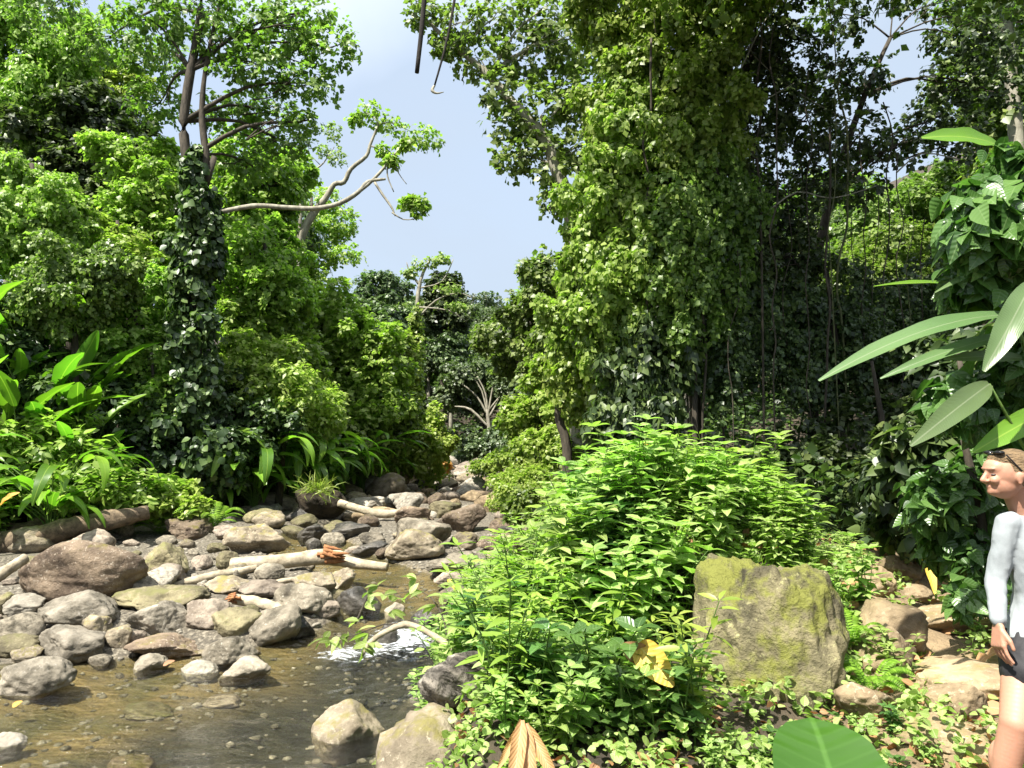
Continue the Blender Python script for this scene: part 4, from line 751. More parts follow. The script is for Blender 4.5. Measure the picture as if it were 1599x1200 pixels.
# right bank
RT = [  # vine wall leaf colours go bright to dark rightwards, painting sun and shade
 ('leaning_tree', 'tall tree leaning left out over the stream against the sky at the top', 'tree', 'leafo', .15, [(665, 20, 34, 22, 15), (720, 35, 40, 30, 15), (745, 90, 44, 30, 15), (700, 70, 26, 20, 15), (770, 30, 34, 34, 15.2), (790, 140, 44, 34, 15), (830, 80, 50, 44, 15.4), (840, 20, 40, 40, 15.4), (800, 195, 38, 26, 15), (845, 180, 46, 44, 15.2), (800, 245, 34, 24, 15), (850, 250, 46, 36, 15), (870, 310, 30, 24, 15), (900, 60, 50, 50, 15.5), (900, 150, 44, 50, 15.5), (905, 230, 34, 40, 15.4)],
   [(905, 560, 15, .22), (900, 420, 15, .19), (893, 340, 15, .16), (868, 262, 15, .14), (845, 210, 15, .12), (800, 160, 15, .10), (765, 120, 15, .085), (725, 85, 15, .07), (690, 55, 15, .05), (665, 30, 15, .03)], dict(cov=1.1, bark='barkp', gaps=.42, clump=.22)),
 ('vine_draped_tree', 'sunlit left face of the great vine draped tree beside the sky gap', 'tree', 'leafb', .11, [(930, 320, 42, 46, 12.3), (915, 380, 34, 40, 12.3), (960, 270, 44, 44, 12), (985, 330, 50, 50, 12), (950, 410, 50, 44, 12), (1000, 200, 50, 44, 12), (1010, 400, 50, 50, 11.8), (905, 440, 34, 36, 12.4), (1040, 270, 40, 60, 11.9), (1010, 330, 40, 50, 11.8), (930, 500, 40, 50, 12.2), (960, 470, 40, 50, 12), (880, 490, 26, 40, 12.6), (990, 130, 50, 60, 12.2)], None, dict(cov=1.7, gaps=.38, trad=.06, droop=.9, up=.3, clump=.2)),
 ('vine_draped_tree', 'upper leafy mass of the great vine draped tree at the top of the picture', 'tree', 'leafb', .11, [(960, 60, 50, 50, 12.4), (1000, 110, 50, 44, 12.2), (950, 170, 44, 50, 12.6), (1040, 40, 60, 50, 12), (1060, 120, 50, 50, 12), (1110, 60, 56, 56, 12), (1060, 200, 50, 50, 11.8), (1120, 160, 50, 56, 11.8), (960, -30, 90, 50, 12.4), (1100, -30, 100, 50, 12.2)], None, dict(cov=1.6, gaps=.4, trad=.06, droop=.8, up=.3, clump=.2)),
 ('vine_draped_tree', 'middle curtain of vine leaves hanging over a dark hollow', 'tree', 'leaf', .10, [(1060, 300, 56, 56, 11.6), (1110, 260, 50, 50, 11.8), (1050, 380, 50, 50, 11.6), (1100, 360, 50, 56, 11.8), (1150, 320, 50, 60, 12), (1010, 470, 50, 44, 11.8), (1070, 460, 44, 50, 11.8), (960, 540, 30, 40, 12.2), (1130, 450, 34, 50, 12)], None, dict(cov=1.4, gaps=.42, trad=.06, droop=1, up=.25, clump=.2)),
 ('vine_draped_tree', 'dark tree with small glinting leaves right of the vine curtain', 'tree', 'leafd', .11, [(1180, 60, 56, 60, 13), (1200, 150, 50, 56, 13), (1170, 230, 50, 50, 12.8), (1230, 90, 50, 60, 13.4), (1260, 190, 46, 50, 13.4), (1200, 320, 50, 50, 13), (1280, 280, 50, 44, 13.6), (1170, 410, 50, 56, 12.8), (1240, 400, 56, 56, 13.2), (1180, -30, 90, 50, 13)], [(1090, 700, 13.8, .13), (1084, 600, 13.8, .11), (1082, 480, 13.8, .1), (1130, 250, 13.2, .12), (1180, 60, 13.2, .08)], dict(cov=1.45, gaps=.38, clump=.2)),
 ('tall_tree', 'high airy tree whose leaves frame the small sky opening in the upper right', 'tree', 'leafd', .13, [(1310, 20, 56, 36, 14.5), (1350, 120, 40, 30, 14.5), (1300, 130, 40, 40, 14.3), (1340, 210, 50, 36, 14.3), (1400, 230, 50, 30, 14.6), (1330, 290, 46, 30, 14.3), (1500, 60, 50, 46, 14.8), (1480, 130, 44, 36, 14.8), (1560, 40, 60, 60, 15), (1450, 190, 44, 30, 14.8), (1540, 140, 50, 40, 15), (1500, 210, 46, 34, 14.8), (1400, 0, 30, 22, 15), (1470, 5, 40, 22, 15)], [(1272, 720, 14.5, .12), (1268, 600, 14.5, .1), (1262, 480, 14.5, .1), (1300, 300, 14.5, .09), (1350, 150, 14.5, .06), (1390, 60, 14.5, .04)], dict(cov=1.0, gaps=.42, clump=.22, W=.45)),
 ('tall_tree', 'pale straight trunk in the top right corner with sparse crown', 'tree', 'leaf', .14, [(1600, -20, 80, 40, 17), (1520, -10, 60, 30, 17), (1630, 90, 50, 60, 17), (1590, 260, 50, 30, 17)], [(1602, 500, 17, .2), (1594, 300, 17, .17), (1580, 140, 17, .15), (1566, -20, 17, .12)], dict(cov=1.4, bark='barkp')),
 ('broadleaf_tree', 'sunlit pale green trees seen through the gap under the canopy on the right', 'tree', 'leafo', .16, [(1380, 330, 60, 40, 22), (1480, 300, 60, 40, 22), (1440, 380, 60, 40, 22), (1330, 400, 50, 40, 22), (1560, 330, 50, 50, 22), (1390, 440, 60, 40, 22), (1500, 400, 50, 60, 22)], None, dict(cov=2)),
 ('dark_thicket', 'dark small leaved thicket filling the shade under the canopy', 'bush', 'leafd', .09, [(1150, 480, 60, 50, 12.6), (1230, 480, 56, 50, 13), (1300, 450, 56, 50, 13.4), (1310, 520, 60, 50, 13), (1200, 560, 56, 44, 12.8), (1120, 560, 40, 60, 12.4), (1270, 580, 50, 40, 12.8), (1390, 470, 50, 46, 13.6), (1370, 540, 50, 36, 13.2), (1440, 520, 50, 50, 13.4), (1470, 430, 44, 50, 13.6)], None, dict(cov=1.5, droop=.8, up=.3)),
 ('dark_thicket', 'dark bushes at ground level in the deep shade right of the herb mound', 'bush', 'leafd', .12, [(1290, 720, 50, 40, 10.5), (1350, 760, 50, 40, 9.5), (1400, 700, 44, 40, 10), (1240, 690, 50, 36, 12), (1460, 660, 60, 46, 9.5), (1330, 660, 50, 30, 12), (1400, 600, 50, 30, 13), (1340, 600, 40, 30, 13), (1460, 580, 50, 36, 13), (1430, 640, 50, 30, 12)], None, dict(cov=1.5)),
 ('vine_column', 'sunlit vine covered trunk at the inner edge of the right bank', 'vine', 'leafb', .13, [(905, 500, 34, 44, 14), (890, 560, 34, 40, 14), (935, 530, 40, 44, 13.5), (900, 610, 34, 30, 14), (950, 590, 36, 40, 13.2), (925, 470, 36, 36, 13.6)], [(885, 700, 14, .09), (872, 650, 14, .08), (880, 600, 14, .1), (890, 500, 14, .08)], dict(cov=2.5, droop=.9, up=.3)),
 ('vine_column', 'shaded hanging vine curtain with long drooping leaves above the herb mound', 'vine', 'leafd', .17, [(985, 540, 36, 50, 12), (1000, 610, 36, 40, 11.8), (950, 640, 26, 26, 12), (1040, 560, 30, 50, 12), (1020, 640, 26, 24, 11.6)], None, dict(cov=1.8, droop=1.2, up=.1, W=.3)),
 ('broadleaf_tree', 'mid green tree with pale limbs on the far side of the right bank', 'tree', 'leafo', .2, [(800, 520, 40, 30, 26), (830, 490, 40, 34, 25), (860, 440, 34, 40, 24), (850, 560, 36, 30, 24), (800, 570, 30, 20, 27), (870, 520, 34, 44, 23), (770, 530, 26, 18, 28)], None, dict(cov=2.4)),
 ('sapling', 'upright dark sapling poking above the skyline by the right bank', 'tree', 'leaf', .2, [(828, 430, 16, 16, 25), (822, 465, 22, 18, 25), (845, 415, 12, 20, 24)], None, dict(cov=1.3)),
 ('broadleaf_tree', 'light green bushy tree between the far bend and the right bank vines', 'tree', 'leafb', .17, [(850, 610, 30, 26, 22), (880, 640, 30, 26, 20), (840, 650, 34, 26, 22), (810, 660, 26, 26, 24), (870, 590, 26, 30, 21)], None, dict(cov=2.4)),
 ('bush', 'bright green bush at the stream edge behind the yellow green shrub', 'bush', 'leafb', .12, [(830, 700, 34, 22, 18), (870, 690, 34, 26, 16.5), (790, 715, 26, 14, 20), (755, 728, 22, 10, 24), (910, 700, 30, 30, 15)], None, dict(cov=2.1)),
 ('bush', 'yellow green feathery shrub overhanging the right edge of the rocks', 'bush', 'leafy', .09, [(815, 760, 34, 22, 16), (800, 775, 30, 18, 15.5), (835, 745, 26, 18, 16)], None, dict(cov=2.8, W=.26)),
 ('bush', 'dark green low bush beneath the yellow green feathery shrub', 'bush', 'leaf', .1, [(835, 790, 30, 24, 14.5), (815, 800, 20, 16, 14.3), (865, 775, 30, 30, 13.5)], None, dict(cov=2.2)),
]
for nm, lab, cat, mt, L, bl, tk, kw in RT:
    tree(nm, lab, cat, mt, L, bl, tk, crown='foliage' if cat in ('bush', 'vine') else 'crown', limbs=cat == 'tree', **kw)
# lianas and thin stems in the shade of the right bank
rl = random.Random(3)
LI = [(1056, 470, 700), (1072, 380, 690), (1130, 420, 720), (1146, 300, 640), (1160, 480, 730), (1210, 260, 600), (1265, 330, 720), (1290, 420, 740), (1316, 300, 560), (1350, 420, 720), (1388, 380, 740), (1407, 460, 740), (1422, 520, 720), (1370, 520, 760), (1012, 280, 440), (1180, 80, 330), (1250, 470, 740), (1335, 560, 760), (1228, 500, 720), (1100, 500, 690), (1300, 140, 420), (1440, 560, 740)]
for i, (x, ya, yb) in enumerate(LI):
    D = rl.uniform(11.5, 13.6); p = []; yy = ya - 220
    while yy < yb: p.append(P(x + rl.uniform(-9, 9), yy, D + rl.uniform(-.1, .1))); yy += 55
    pe = P(x + rl.uniform(-6, 6), yb, D); pe[2] = hz(pe[0], pe[1]) - .02; p = [q for q in p if q[2] > pe[2] + .3]; p.append(pe); g = Geo(); r = rl.choice([.008, .010, .013, .02]); addtube(g, p, [r] * len(p), 6)
    tag(g.mk('liana', M['bark'] if i % 4 else M['barkg'], None, org=p[-1]), 'thin liana hanging in the shade beneath the right bank canopy', 'liana', 'lianas under the right bank canopy')
for i, pth in enumerate([[(1100, 190), (1150, 120), (1190, 40), (1230, -20)], [(1040, 250), (1090, 200), (1160, 175), (1240, 130)], [(985, 400), (1040, 370), (1090, 330), (1120, 260)], [(1200, 330), (1245, 300), (1300, 310), (1370, 290)], [(1010, 470), (1060, 430), (1075, 400), (1120, 410)], [(1400, 270), (1440, 240), (1500, 250)], [(1130, 0), (1180, 90), (1270, 160), (1360, 200)]]):
    D = 11.6 + .2 * i; p = [P(a, b, D + .1 * math.sin(a)) for a, b in pth]; g = Geo(); addtube(g, p, [.014, .012, .010, .006][:len(p)], 6, .1, i)
    tag(g.mk('liana', M['barkp'], None, org=p[0]), ['pale liana arching', 'long thin liana swinging', 'twisted pale liana crossing', 'bare dark liana sagging', 'knotted thin liana looping', 'short liana slung', 'dark slender liana slanting'][i] + ' ' + ['across the top of the vine wall', 'between two vine clad crowns', 'the sunlit vine curtain', 'below the sky opening', 'before the dark hollow', 'by the top right corner', 'down from the top of the vine wall'][i], 'liana')
g = Geo(); a = [P(665, -40, 5.5), P(660, 30, 5.5), P(651, 114, 5.5)]; addtube(g, a, [.02, .019, .017], 8, .05, 1)
tag(g.mk('hanging_root', M['root'], None, org=a[0]), 'thick straight dark aerial root hanging from the top edge before the sky', 'aerial root')
root = empty('hanging_root', P(716, -40, 5.5), 'thin dark aerial root with a pale hooked tip hanging before the sky', 'aerial root')
g = Geo(); addtube(g, [P(716, -40, 5.5), P(700, 55, 5.5), P(678, 136, 5.5)], [.012, .010, .007], 8, .05, 2); g.mk('root_strand', M['root'], root)
g = Geo(); addtube(g, [P(678, 134, 5.5), P(675, 142, 5.5), P(682, 146, 5.5), P(693, 144, 5.5)], [.008, .014, .008, .003], 8, .1, 2); g.mk('hooked_tip', M['barkp'], root)

bl_ = [((2.6, 8.6, 10.6), (2.2, 1.8, .9)), ((5.2, 9.6, 10.8), (2.4, 2.0, 1.0)), ((4.2, 7.4, 11), (1.8, 1.6, .8)), ((7.2, 9.0, 10.6), (2, 1.8, 1)), ((6.6, 11.4, 12), (2, 1.6, 1))]  # crown added above the view to keep the right bank in shade
root = empty('added_shade_tree', (9.5, 8.5, hz(9.5, 8.5)), 'unseen tree added leaning in overhead from the right, its crown shading the vine wall', 'tree')
g = Geo(); addtube(g, [(9.5, 8.5, hz(9.5, 8.5) - .2), (9.2, 8.4, 5), (8.2, 8.6, 8.5), (6, 9, 10.4), (3, 8.6, 10.7)], [.3, .25, .2, .12, .04], 10, .1, 3); g.mk('trunk', M['bark'], root)
g = Geo()
for i, (c, r) in enumerate(bl_): blobleaves(g, c, r, .13, .05, 2.2, 880 + i)
g.mk('crown', M['leaf'], root)
#PART3
# ================================================================== low plants
def herb(name, label, group, h, L, stems, mat, seed, W=.27, spread=.5, pair=.075, T=TB):
    rs = np.random.RandomState(seed); root = empty(name, (0, 0, 0), label, 'plant', group); gs, gl = Geo(), Geo()
    for s in range(stems):
        a = rs.rand() * 6.28; hh = h * rs.uniform(.6, 1.05); out = np.array([math.cos(a), math.sin(a), 0]) * spread * hh * rs.uniform(.3, 1)
        p = np.array([[0, 0, 0], [0, 0, hh * .55], [0, 0, hh]]) + np.array([[.03], [.35], [1.0]]) * out; p[:, :2] += rs.randn(2) * .04
        addtube(gs, p, [.006, .005, .003], 5, cap=False)
        n = int(hh / pair); t = np.linspace(.18, 1, n); az = rs.rand() * 6.28
        for k, tt in enumerate(t):
            q = p[0] * (1 - tt) ** 2 + 2 * p[1] * tt * (1 - tt) + p[2] * tt ** 2; az += 1.57 + rs.randn() * .3
            sz = L * (.65 + .5 * math.sin(math.pi * min(tt * .75 + .1, 1))) * rs.uniform(.8, 1.15)
            for j in range(2 if k < n - 1 else 4):
                b = az + j * (math.pi if k < n - 1 else 1.57); d = np.array([[math.cos(b), math.sin(b), rs.uniform(-.15, .45) if k < n - 1 else .45]])
                V, Fc, uv = leafgeo(np.array([q]) + d * .01, d, np.array([[0, 0, 1.0]]) + rs.randn(1, 3) * .22, np.array([sz]), np.array([sz * W]), rs.uniform(.05, .45), .22, T); gl.add(V, Fc, uv)
    gs.mk('stem', M['stem'], root); gl.mk('foliage', M[mat], root); return root
def bladeplant(name, label, group, n, Hh, bl, bw, mat, seed, lean=.5, curl=.5, cat='plant'):
    rs = np.random.RandomState(seed); root = empty(name, (0, 0, 0), label, cat, group); gs, gl = Geo(), Geo()
    for s in range(n):
        a = rs.rand() * 6.28; o = np.array([math.cos(a), math.sin(a), 0]); hh = Hh * rs.uniform(.35, 1); l = bl * rs.uniform(.7, 1.1)
        top = o * lean * hh * rs.uniform(.3, 1) + np.array([0, 0, hh]); p = np.array([o * .05, o * .1 + [0, 0, hh * .5], top])
        addtube(gs, p, [.018, .014, .008], 6, cap=False); d = norm(top - p[1]) * 1.0 + o * .35
        V, Fc, uv = leafgeo(top[None], d[None], (np.array([0, 0, 1.0]) + o * -.4 + rs.randn(3) * .25)[None], np.array([l]), np.array([bw * rs.uniform(.8, 1.15)]), curl * rs.uniform(.5, 1.5), .3, TL, wave=.12); gl.add(V, Fc, uv)
    gs.mk('stalk', M['stem'], root); gl.mk('foliage', M[mat], root); return root
def fern(label, seed, n, L, mat='fern'):
    rs = np.random.RandomState(seed); root = empty('fern', (0, 0, 0), label, 'fern', 'ferns'); gs, gl = Geo(), Geo()
    for s in range(n):
        a = s * 6.28 / n + rs.randn() * .3; o = np.array([math.cos(a), math.sin(a), 0]); l = L * rs.uniform(.7, 1.1); up = rs.uniform(.9, 2.2)
        t = np.linspace(0, 1, 26)[:, None]; q = o * l * t * .8 + np.array([0, 0, 1]) * l * (up * t - up * .75 * t ** 2)
        addtube(gs, q[::5], np.linspace(.004, .0015, len(q[::5])), 4, cap=False)
        tg = norm(np.gradient(q, axis=0)); sdv = np.cross(tg, [0, 0, 1.0]); sdv = norm(sdv); ll = l * .19 * np.sin(np.pi * (t[:, 0] * .85 + .12)) ** .8
        for sg in (-1, 1):
            V, Fc, uv = leafgeo(q[2:], (sdv * sg + tg * .45)[2:], np.cross(sdv, tg)[2:] + [0, 0, .3], ll[2:], ll[2:] * .13, .3, .1, TN); gl.add(V, Fc, uv)
    gs.mk('stalk', M['stem'], root); gl.mk('frond', M[mat], root); return root
def drop(protos, pts, label=None, group=None, s=(.8, 1.2), tilt=.12, seed=1):
    r = random.Random(seed)
    for x, y in pts: copy_tree(r.choice(protos), (x, y, hz(x, y) - .02), r.uniform(0, 6.28), r.uniform(*s), label, group, r.uniform(-tilt, tilt))
def region(n, x0, x1, y0, y1, seed, ok=lambda x, y: True, sep=.2):
    r = random.Random(seed); out = []; t = 0
    while len(out) < n and t < n * 40:
        t += 1; x, y = r.uniform(x0, x1), r.uniform(y0, y1)
        if ok(x, y) and x > eR(y) - .05 and all((x - a) ** 2 + (y - b) ** 2 > sep * sep for a, b in out): out.append((x, y))
    return out
H1 = [herb('leafy_herb', 'x', 'g', .85, .15, 8, 'herb', 200 + i, pair=.085) for i in range(4)]
H2 = [herb('leafy_herb', 'x', 'g', .42, .085, 8, 'herb', 210 + i, pair=.06) for i in range(4)]
H4 = [herb('narrow_leaved_herb', 'x', 'g', .8, .14, 6, 'grass', 230 + i, W=.13, pair=.06) for i in range(2)]
H3 = [herb('glossy_herb', 'x', 'g', .5, .13, 6, 'herbg', 220 + i, W=.3) for i in range(2)]
notboulder = lambda x, y: not (1.0 < x < 2.45 and 4.55 < y < 5.75)
path_x = lambda y: float(np.interp(y, [2, 4, 6, 8, 11], [2.6, 2.7, 3.3, 4.4, 5.6]))
ok1 = lambda x, y: notboulder(x, y) and x < path_x(y) - .55
drop(H1 + H1 + H4[:1], region(82, .5, 3.0, 6.0, 8.6, 1, lambda x, y: ok1(x, y) and x < .36 * y and ((x - 1.75) / 1.35) ** 2 + ((y - 7.2) / 1.5) ** 2 < 1.0, .19), 'lush bright green herb crowding the mound behind the huge lichened boulder', 'herbs on the mound behind the lichened boulder', (.75, 1.1))
drop(H2 + H1[:2], region(50, .4, 2.55, 5.35, 6.3, 9, lambda x, y: x < path_x(y) - .3, .13), 'short bright herb along the top rim of the huge lichened boulder', 'herbs along the rim of the lichened boulder', (.4, .75))
drop(H1[:2] + H3, region(26, .45, 1.05, 5.0, 6.1, 2, ok1, .15), 'tall leafy herb overhanging the dark hollow left of the huge lichened boulder', 'herbs overhanging the dark hollow', (.75, 1.05))
drop(H2 + H3[:1] + H4[:1], region(66, -.78, 1.0, 3.9, 5.6, 3, lambda x, y: ok1(x, y) and not (x < -.1 and y < 5.3) and not (y > 4.7 and x < -.3) and not (x > .55 and y > 4.15), .15), 'small green herb of the tangle between the pool and the huge lichened boulder', 'herbs between pool and lichened boulder', (.7, 1.15))
drop(H2, region(42, -.7, .8, 5.4, 8.5, 4, ok1, .18), 'bright green herb on the bank right beside the riffle', 'herbs on the bank beside the riffle', (.8, 1.25))
drop(H1 + H2, region(40, .55, 4.2, 8.8, 13.5, 5, lambda x, y: x < path_x(y) - .6 and x < .3 * y, .3), 'sunny herb of the bank behind the mound, beside the midstream rocks', 'herbs of the bank behind the mound', (.5, .8))
drop(H2 + H3, region(14, .9, 2.1, 3.7, 4.3, 6, None or (lambda x, y: y < 4.15), .15), 'small herb below the front of the huge lichened boulder', 'herbs below the lichened boulder', (.25, .45))
drop(H2, region(24, 2.2, 4.6, 3.9, 8.6, 7, lambda x, y: abs(x - path_x(y)) > .28, .22), 'small green herb growing between the path rocks', 'herbs between the path rocks', (.3, .7))
lb = []
r = random.Random(8)
for i in range(46):
    y = r.uniform(12.6, 19); lb.append((eL(y) - r.uniform(-.15, 1.9), y))
drop(H1 + H2, lb, 'leafy herb at the foot of the left bank above the gravel bar', 'herbs at the foot of the left bank', (.8, 1.5))
for p_ in H1 + H2 + H3 + H4:
    for ch in list(p_.children): bpy.data.objects.remove(ch)
    bpy.data.objects.remove(p_)
groundleaves('ground_cover', 'mat of tiny bright leaves covering the near right bank', 'herb', 30000, -.9, 4.4, 3.2, 13, .045, .14, 31, lambda x, y: (x > np.interp(y, eRY, eRX)) & (np.abs(x - np.interp(y, [2, 4, 6, 8, 11], [2.6, 2.7, 3.3, 4.4, 5.6])) > .35 + .3 * np.sin(x * 7 + y * 5)), T=TB)
groundleaves('ground_cover', 'dark low leaves carpeting the shaded ground right of the path', 'leafd', 14000, 3.5, 16, 5, 16, .12, .55, 32, lambda x, y: (x > np.interp(y, [2, 4, 6, 8, 11, 16], [2.6, 2.9, 3.6, 4.9, 6, 3]) + .45), T=TB)
groundleaves('leaf_litter', 'small brown leaf litter between the plants of the near right bank', 'dry', 900, -.6, 3.0, 3.4, 6, .06, .03, 37, lambda x, y: x > -.5, cl=2, T=TB)
rs = np.random.RandomState(47); n = 5000; x = rs.uniform(.9, 2.9, n); y = rs.uniform(5.2, 6.2, n)
V, Fc, uv = leafgeo(np.stack([x, y, hgt(x, y) - .01], 1), np.array([0, -.2, 1.0]) + rs.randn(n, 3) * .5, rs.randn(n, 3), rs.uniform(.05, .15, n), .005, rs.rand(n) * .9, .1, TN)
tag(mk('grass', V, Fc, M['grass'], None, (0, 0, 0), uv), 'fringe of thin grass along the rim above the huge lichened boulder', 'grass', kind='stuff')
# grass at the edge of the rocks
rs = np.random.RandomState(41); n = 7000; x = rs.uniform(-.6, 1.5, n); y = rs.uniform(8.8, 13, n); q = x > np.interp(y, eRY, eRX) - .12; x, y = x[q], y[q]; n = len(x)
dr = np.array([0, 0, 1.0]) + rs.randn(n, 3) * .45; V, Fc, uv = leafgeo(np.stack([x, y, hgt(x, y) - .01], 1), dr, rs.randn(n, 3), rs.uniform(.08, .24, n), .006, rs.rand(n) * .8, .1, TN)
tag(mk('grass', V, Fc, M['grass'], None, (0, 0, 0), uv), 'short yellow green grass at the edge of the river rocks', 'grass', kind='stuff')
# big leaved plants of the left bank
BPa = [bladeplant('banana_like_plant', 'x', 'g', 13, 2.9, 1.35, .17, 'blade', 300 + i, .35, .35) for i in range(4)]
BPb = [bladeplant('arching_leaf_plant', 'x', 'g', 30, 1.6, 1.15, .10, 'blade', 310 + i, .8, .85) for i in range(3)]
drop(BPa, [(-11.2, 16.3), (-10.4, 15.6), (-9.7, 16.2), (-10.8, 17.2), (-8.9, 15.5), (-11.6, 15.4), (-9.3, 17.0), (-10.1, 14.7), (-11.4, 14.6), (-10.9, 16.9), (-9.8, 15.3), (-10.6, 14.2), (-11.8, 16.6), (-11.0, 15.8), (-12.2, 17.2), (-9.2, 15.9), (-10.0, 16.8), (-11.9, 14.9), (-9.6, 14.3)], 'tall broad bladed plant of the sunny patch at the left picture edge', 'broad bladed plants at the left edge', (.8, 1.1), .1, 2)
drop(BPa, [(-8.3, 17.4), (-7.9, 18.8), (-8.7, 14.6)], 'broad bladed plant in the shade by the vine wrapped trunk', 'broad bladed plants by the vine wrapped trunk', (.55, .75), .1, 3)
drop(BPb, [(-6.6, 18.6), (-6.1, 19.6), (-5.6, 20.6), (-5.0, 21.8), (-4.7, 23.2), (-7.0, 17.8), (-6.9, 19.6), (-5.9, 21.4), (-5.3, 22.9), (-7.4, 18.5), (-4.6, 24.6), (-6.3, 18.2), (-5.8, 19.6), (-5.3, 20.4), (-7.8, 18.0), (-6.6, 20.6)], 'arching long leaved plant of the sunlit row spilling onto the rocks past the dark boulder', 'arching plants past the dark boulder', (.9, 1.25), .1, 4)
drop(BPb, [(-9.6, 13.2), (-10.4, 13.6), (-9.0, 14.0), (-8.6, 15.2), (-8.1, 16.2), (-9.6, 15.0), (-11, 14.2), (-7.9, 17.2), (-8.4, 13.6), (-9.9, 14.2)], 'arching long leaved plant low on the left bank in dappled shade', 'arching plants low on the left bank', (.6, 1.0), .1, 5)
FR = [fern('x', 500 + i, 12, .8) for i in range(2)]
copy_tree(FR[0], (-6.0, 14.9, hz(-6.0, 14.9)), 0, 1.15, 'upright yellow green fern between the gravel bar boulders and the dark grassy boulder')
copy_tree(FR[1], (-7.0, 14.8, hz(-7.0, 14.8)), 1, .8, 'smaller fern left of the upright yellow green fern')
copy_tree(FR[1], tuple(P(1360, 1085, 4.6)), 2, .42, 'fern between the lichened boulder and the path')
copy_tree(FR[0], tuple(P(1010, 1070, 4.35)), 2, .38, 'fern below the big yellow dead leaf')
copy_tree(FR[1], tuple(P(1330, 1010, 5.2)), 1, .4, 'fern growing against the right side of the lichened boulder')
for p_ in BPa + BPb + FR:
    for ch in list(p_.children): bpy.data.objects.remove(ch)
    bpy.data.objects.remove(p_)
# grass tuft on the dark boulder
rs = np.random.RandomState(4); n = 130; c = P(495, 768, 16.6); dr = rs.randn(n, 3) * .6 + [0, -.4, .8]
V, Fc, uv = leafgeo(c + rs.randn(n, 3) * [.16, .12, .03], dr, rs.randn(n, 3), rs.uniform(.3, .6, n), .012, rs.uniform(.5, 1.2, n), .1, TN)
tag(mk('grass_tuft', V, Fc, M['grass'], None, c, uv), 'tuft of drooping grass on top of the dark brown boulder', 'grass')
# ---- explicit large leaves
def bigleaf(base, tip, w, mat, name='leaf', parent=None, n=(0, -.5, 1), curl=.25, T=TL, fold=.2, wave=.1, L=None):
    b = P(*base); t = P(*tip); d = t - b; l = np.linalg.norm(d) * (1 + .25 * curl); nv = np.array(n, float)
    nn_ = nv - d * np.dot(nv, d) / np.dot(d, d); nn_ = nn_ / np.linalg.norm(nn_); d2 = d / np.linalg.norm(d) + nn_ * curl * .9
    V, Fc, uv = leafgeo(b[None], d2[None], nn_[None], np.array([l]), np.array([w]), curl, fold, T, wave=wave)
    return mk(name, V, Fc, M[mat], parent, b if parent is None else None, uv)
base = P(1700, 1000, 5.0); root = empty('broad_leaf_plant', (base[0], base[1], hz(base[0], base[1])), 'plant with very long grey green blades reaching in from the right edge above the walker', 'plant')
for b, t, w, mt, nn_, cu in [
  ((1585, 492, 4.7), (1300, 577, 4.3), .07, 'bladep', (0, -.8, 1), .30), ((1590, 520, 5.0), (1385, 585, 4.9), .05, 'bladep', (0, -.7, .6), .2), ((1612, 440, 4.4), (1541, 572, 4.2), .08, 'bladep', (-.2, -1, .4), .2),
  ((1545, 600, 4.6), (1434, 686, 4.2), .075, 'bladep', (0, -1, .5), .3), ((1560, 228, 5.2), (1448, 213, 5.0), .085, 'blade', (0, -1, .5), .25), ((1600, 470, 5.3), (1378, 442, 5.2), .055, 'blade', (0, -.5, 1), .25),
  ((1640, 410, 5.0), (1470, 448, 4.7), .05, 'bladep', (0, -.4, 1), .25), ((1600, 470, 4.9), (1450, 520, 4.9), .06, 'blade', (0, -.9, 1), .2), ((1600, 560, 5.0), (1480, 560, 5.0), .05, 'bladep', (0, -1, .6), .2), ((1640, 640, 4.8), (1530, 700, 4.6), .08, 'blade', (0, -1, .5), .3), ((1620, 330, 5.4), (1500, 470, 5.3), .07, 'blade', (0, -1, .3), .2)]:
    bigleaf(b, t, w, mt, 'leaf', root, nn_, cu); g = Geo(); pb = P(*b); addtube(g, [base * [1, 1, 0] + [0, 0, hz(base[0], base[1])], (base + pb) / 2 + [.05, 0, .1], pb], [.02, .014, .007], 6); g.mk('stalk', M['stem'], root)
tree('heart_leaf_vine', 'climbing vine with glossy heart shaped leaves down the upper right edge', 'vine', 'herbg', .17, [(1590, 260, 34, 40, 4.8), (1520, 440, 36, 30, 4.9), (1590, 560, 30, 30, 5.2), (1500, 620, 36, 30, 5.4), (1560, 640, 40, 40, 5.3), (1545, 320, 50, 36, 4.7), (1590, 350, 36, 50, 4.6), (1520, 370, 36, 24, 4.7), (1580, 420, 30, 30, 4.9), (1610, 500, 40, 60, 5.2)], [(1650, 900, 5.2, .03), (1640, 600, 5.2, .025), (1625, 400, 5.1, .02), (1600, 230, 5, .015)], cov=.6, W=.36, T=THT, crown='foliage', limbs=False, droop=.8, up=.3)
tree('heart_leaf_shrub', 'shrub with heart shaped leaves beside the walker, behind the path', 'shrub', 'herbg', .14, [(1480, 760, 50, 30, 6.0), (1440, 790, 26, 26, 5.9), (1530, 720, 36, 30, 6.2), (1500, 830, 44, 36, 6.0), (1540, 880, 40, 36, 5.8), (1470, 850, 24, 24, 6.2), (1570, 660, 36, 44, 6.0), (1580, 800, 40, 60, 6.0), (1520, 930, 26, 16, 5.4)], None, cov=1.1, W=.34, T=THT, crown='foliage', limbs=False, droop=.6)
tree('heart_leaf_shrub', 'shaded shrub with larger dull leaves filling the dark corner left of the walker', 'shrub', 'leafd', .16, [(1440, 700, 44, 50, 7.2), (1520, 640, 50, 60, 7.4), (1590, 560, 60, 70, 7.6), (1500, 560, 50, 40, 8), (1410, 800, 40, 50, 8), (1600, 700, 60, 60, 7.2)], None, cov=1.8, W=.34, T=THT, crown='foliage', limbs=False, droop=.6)
